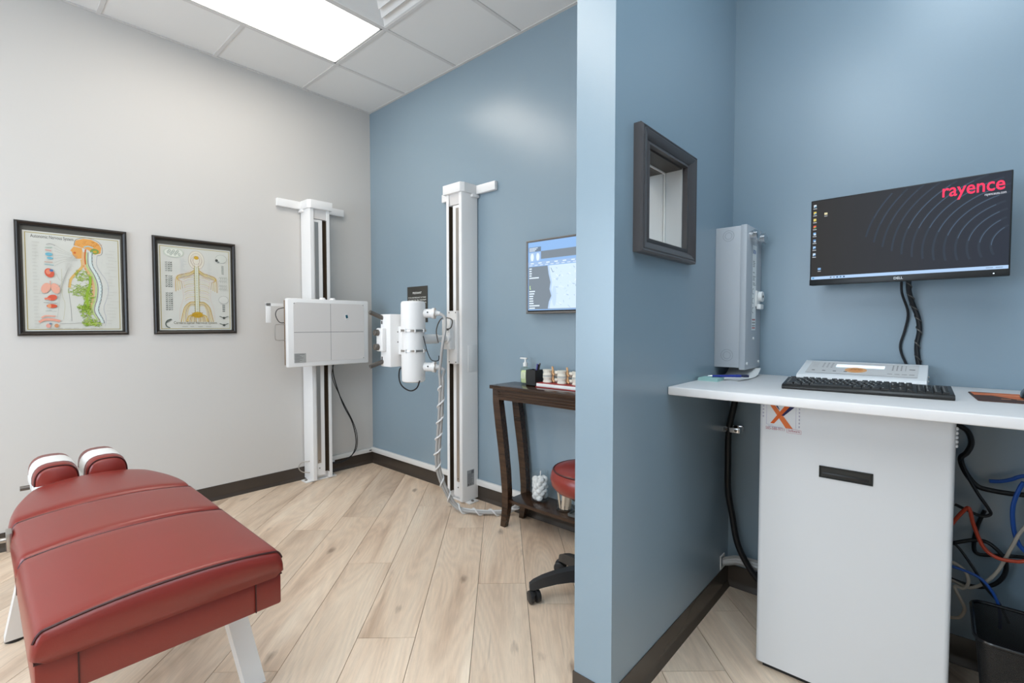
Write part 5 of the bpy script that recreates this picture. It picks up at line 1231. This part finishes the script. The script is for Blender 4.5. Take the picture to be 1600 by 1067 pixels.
loose('black cable curving level behind the orange cable', yy([(3.872, 0.580), (3.856, 0.52), (3.848, 0.450), (3.859, 0.425), (3.904, 0.432), (3.962, 0.445), (4.06, 0.46)], -0.030), 0.0060, M_rubber)
loose('black cable in a wide oval loop above the waste basket', yy([(3.79, 0.455), (3.85, 0.484), (3.888, 0.481), (3.922, 0.438), (3.920, 0.384), (3.892, 0.341), (3.846, 0.324), (3.79, 0.330)], -0.075), 0.0065, M_rubber)
loose('thin black cable slanting down towards the waste basket', yy([(3.795, 0.480), (3.811, 0.463), (3.844, 0.412), (3.876, 0.357), (3.907, 0.315), (3.93, 0.26)], -0.145), 0.0042, M_rubber)
loose('thin blue cable dropping behind the waste basket rim', yy([(3.79, 0.405), (3.825, 0.399), (3.860, 0.389), (3.888, 0.357), (3.906, 0.308), (3.91, 0.24)], -0.157), 0.0045, M_bluec)
# dark hose and waste basket
wb = thing('waste_basket', 'black wire mesh waste basket under the countertop right of the cabinet', 'waste basket', (3.970, -0.315, 0.0))
def mesh_mat():
    m = bpy.data.materials.new('black_wire_mesh'); m.use_nodes = True; nt = m.node_tree; b = nt.nodes['Principled BSDF']
    b.inputs['Base Color'].default_value = (0.006, 0.006, 0.006, 1); b.inputs['Roughness'].default_value = 0.5
    tc = nt.nodes.new('ShaderNodeTexCoord'); ck = nt.nodes.new('ShaderNodeTexChecker'); ck.inputs['Scale'].default_value = 420
    mr = nt.nodes.new('ShaderNodeMapRange'); mr.inputs['To Min'].default_value = 0.80; mr.inputs['To Max'].default_value = 1.0
    nt.links.new(tc.outputs['Object'], ck.inputs['Vector']); nt.links.new(ck.outputs['Fac'], mr.inputs['Value']); nt.links.new(mr.outputs[0], b.inputs['Alpha'])
    MATS['black_wire_mesh'] = m; return m
def rrect(hx, hy, r, z, n=5):
    p = []
    for (sx, sy, a0) in ((1, 1, 0), (-1, 1, PI / 2), (-1, -1, PI), (1, -1, 1.5 * PI)):
        p += [(sx * (hx - r) + r * math.cos(a0 + k * PI / 2 / n), sy * (hy - r) + r * math.sin(a0 + k * PI / 2 / n), z) for k in range(n + 1)]
    return p
B().loft([rrect(0.100, 0.105, 0.03, 0.004), rrect(0.130, 0.138, 0.035, 0.320)], cap=False).build('mesh_side', mesh_mat(), wb)
B().prism([(x, y) for x, y, z in rrect(0.100, 0.105, 0.03, 0)], 0.0, 0.005).build('bottom', M_blackg, wb)
rp = rrect(0.131, 0.139, 0.036, 0.320); B().tube(rp + [rp[0]], 0.0055, 8, 2, smooth=False).build('rim', M_blackg, wb)
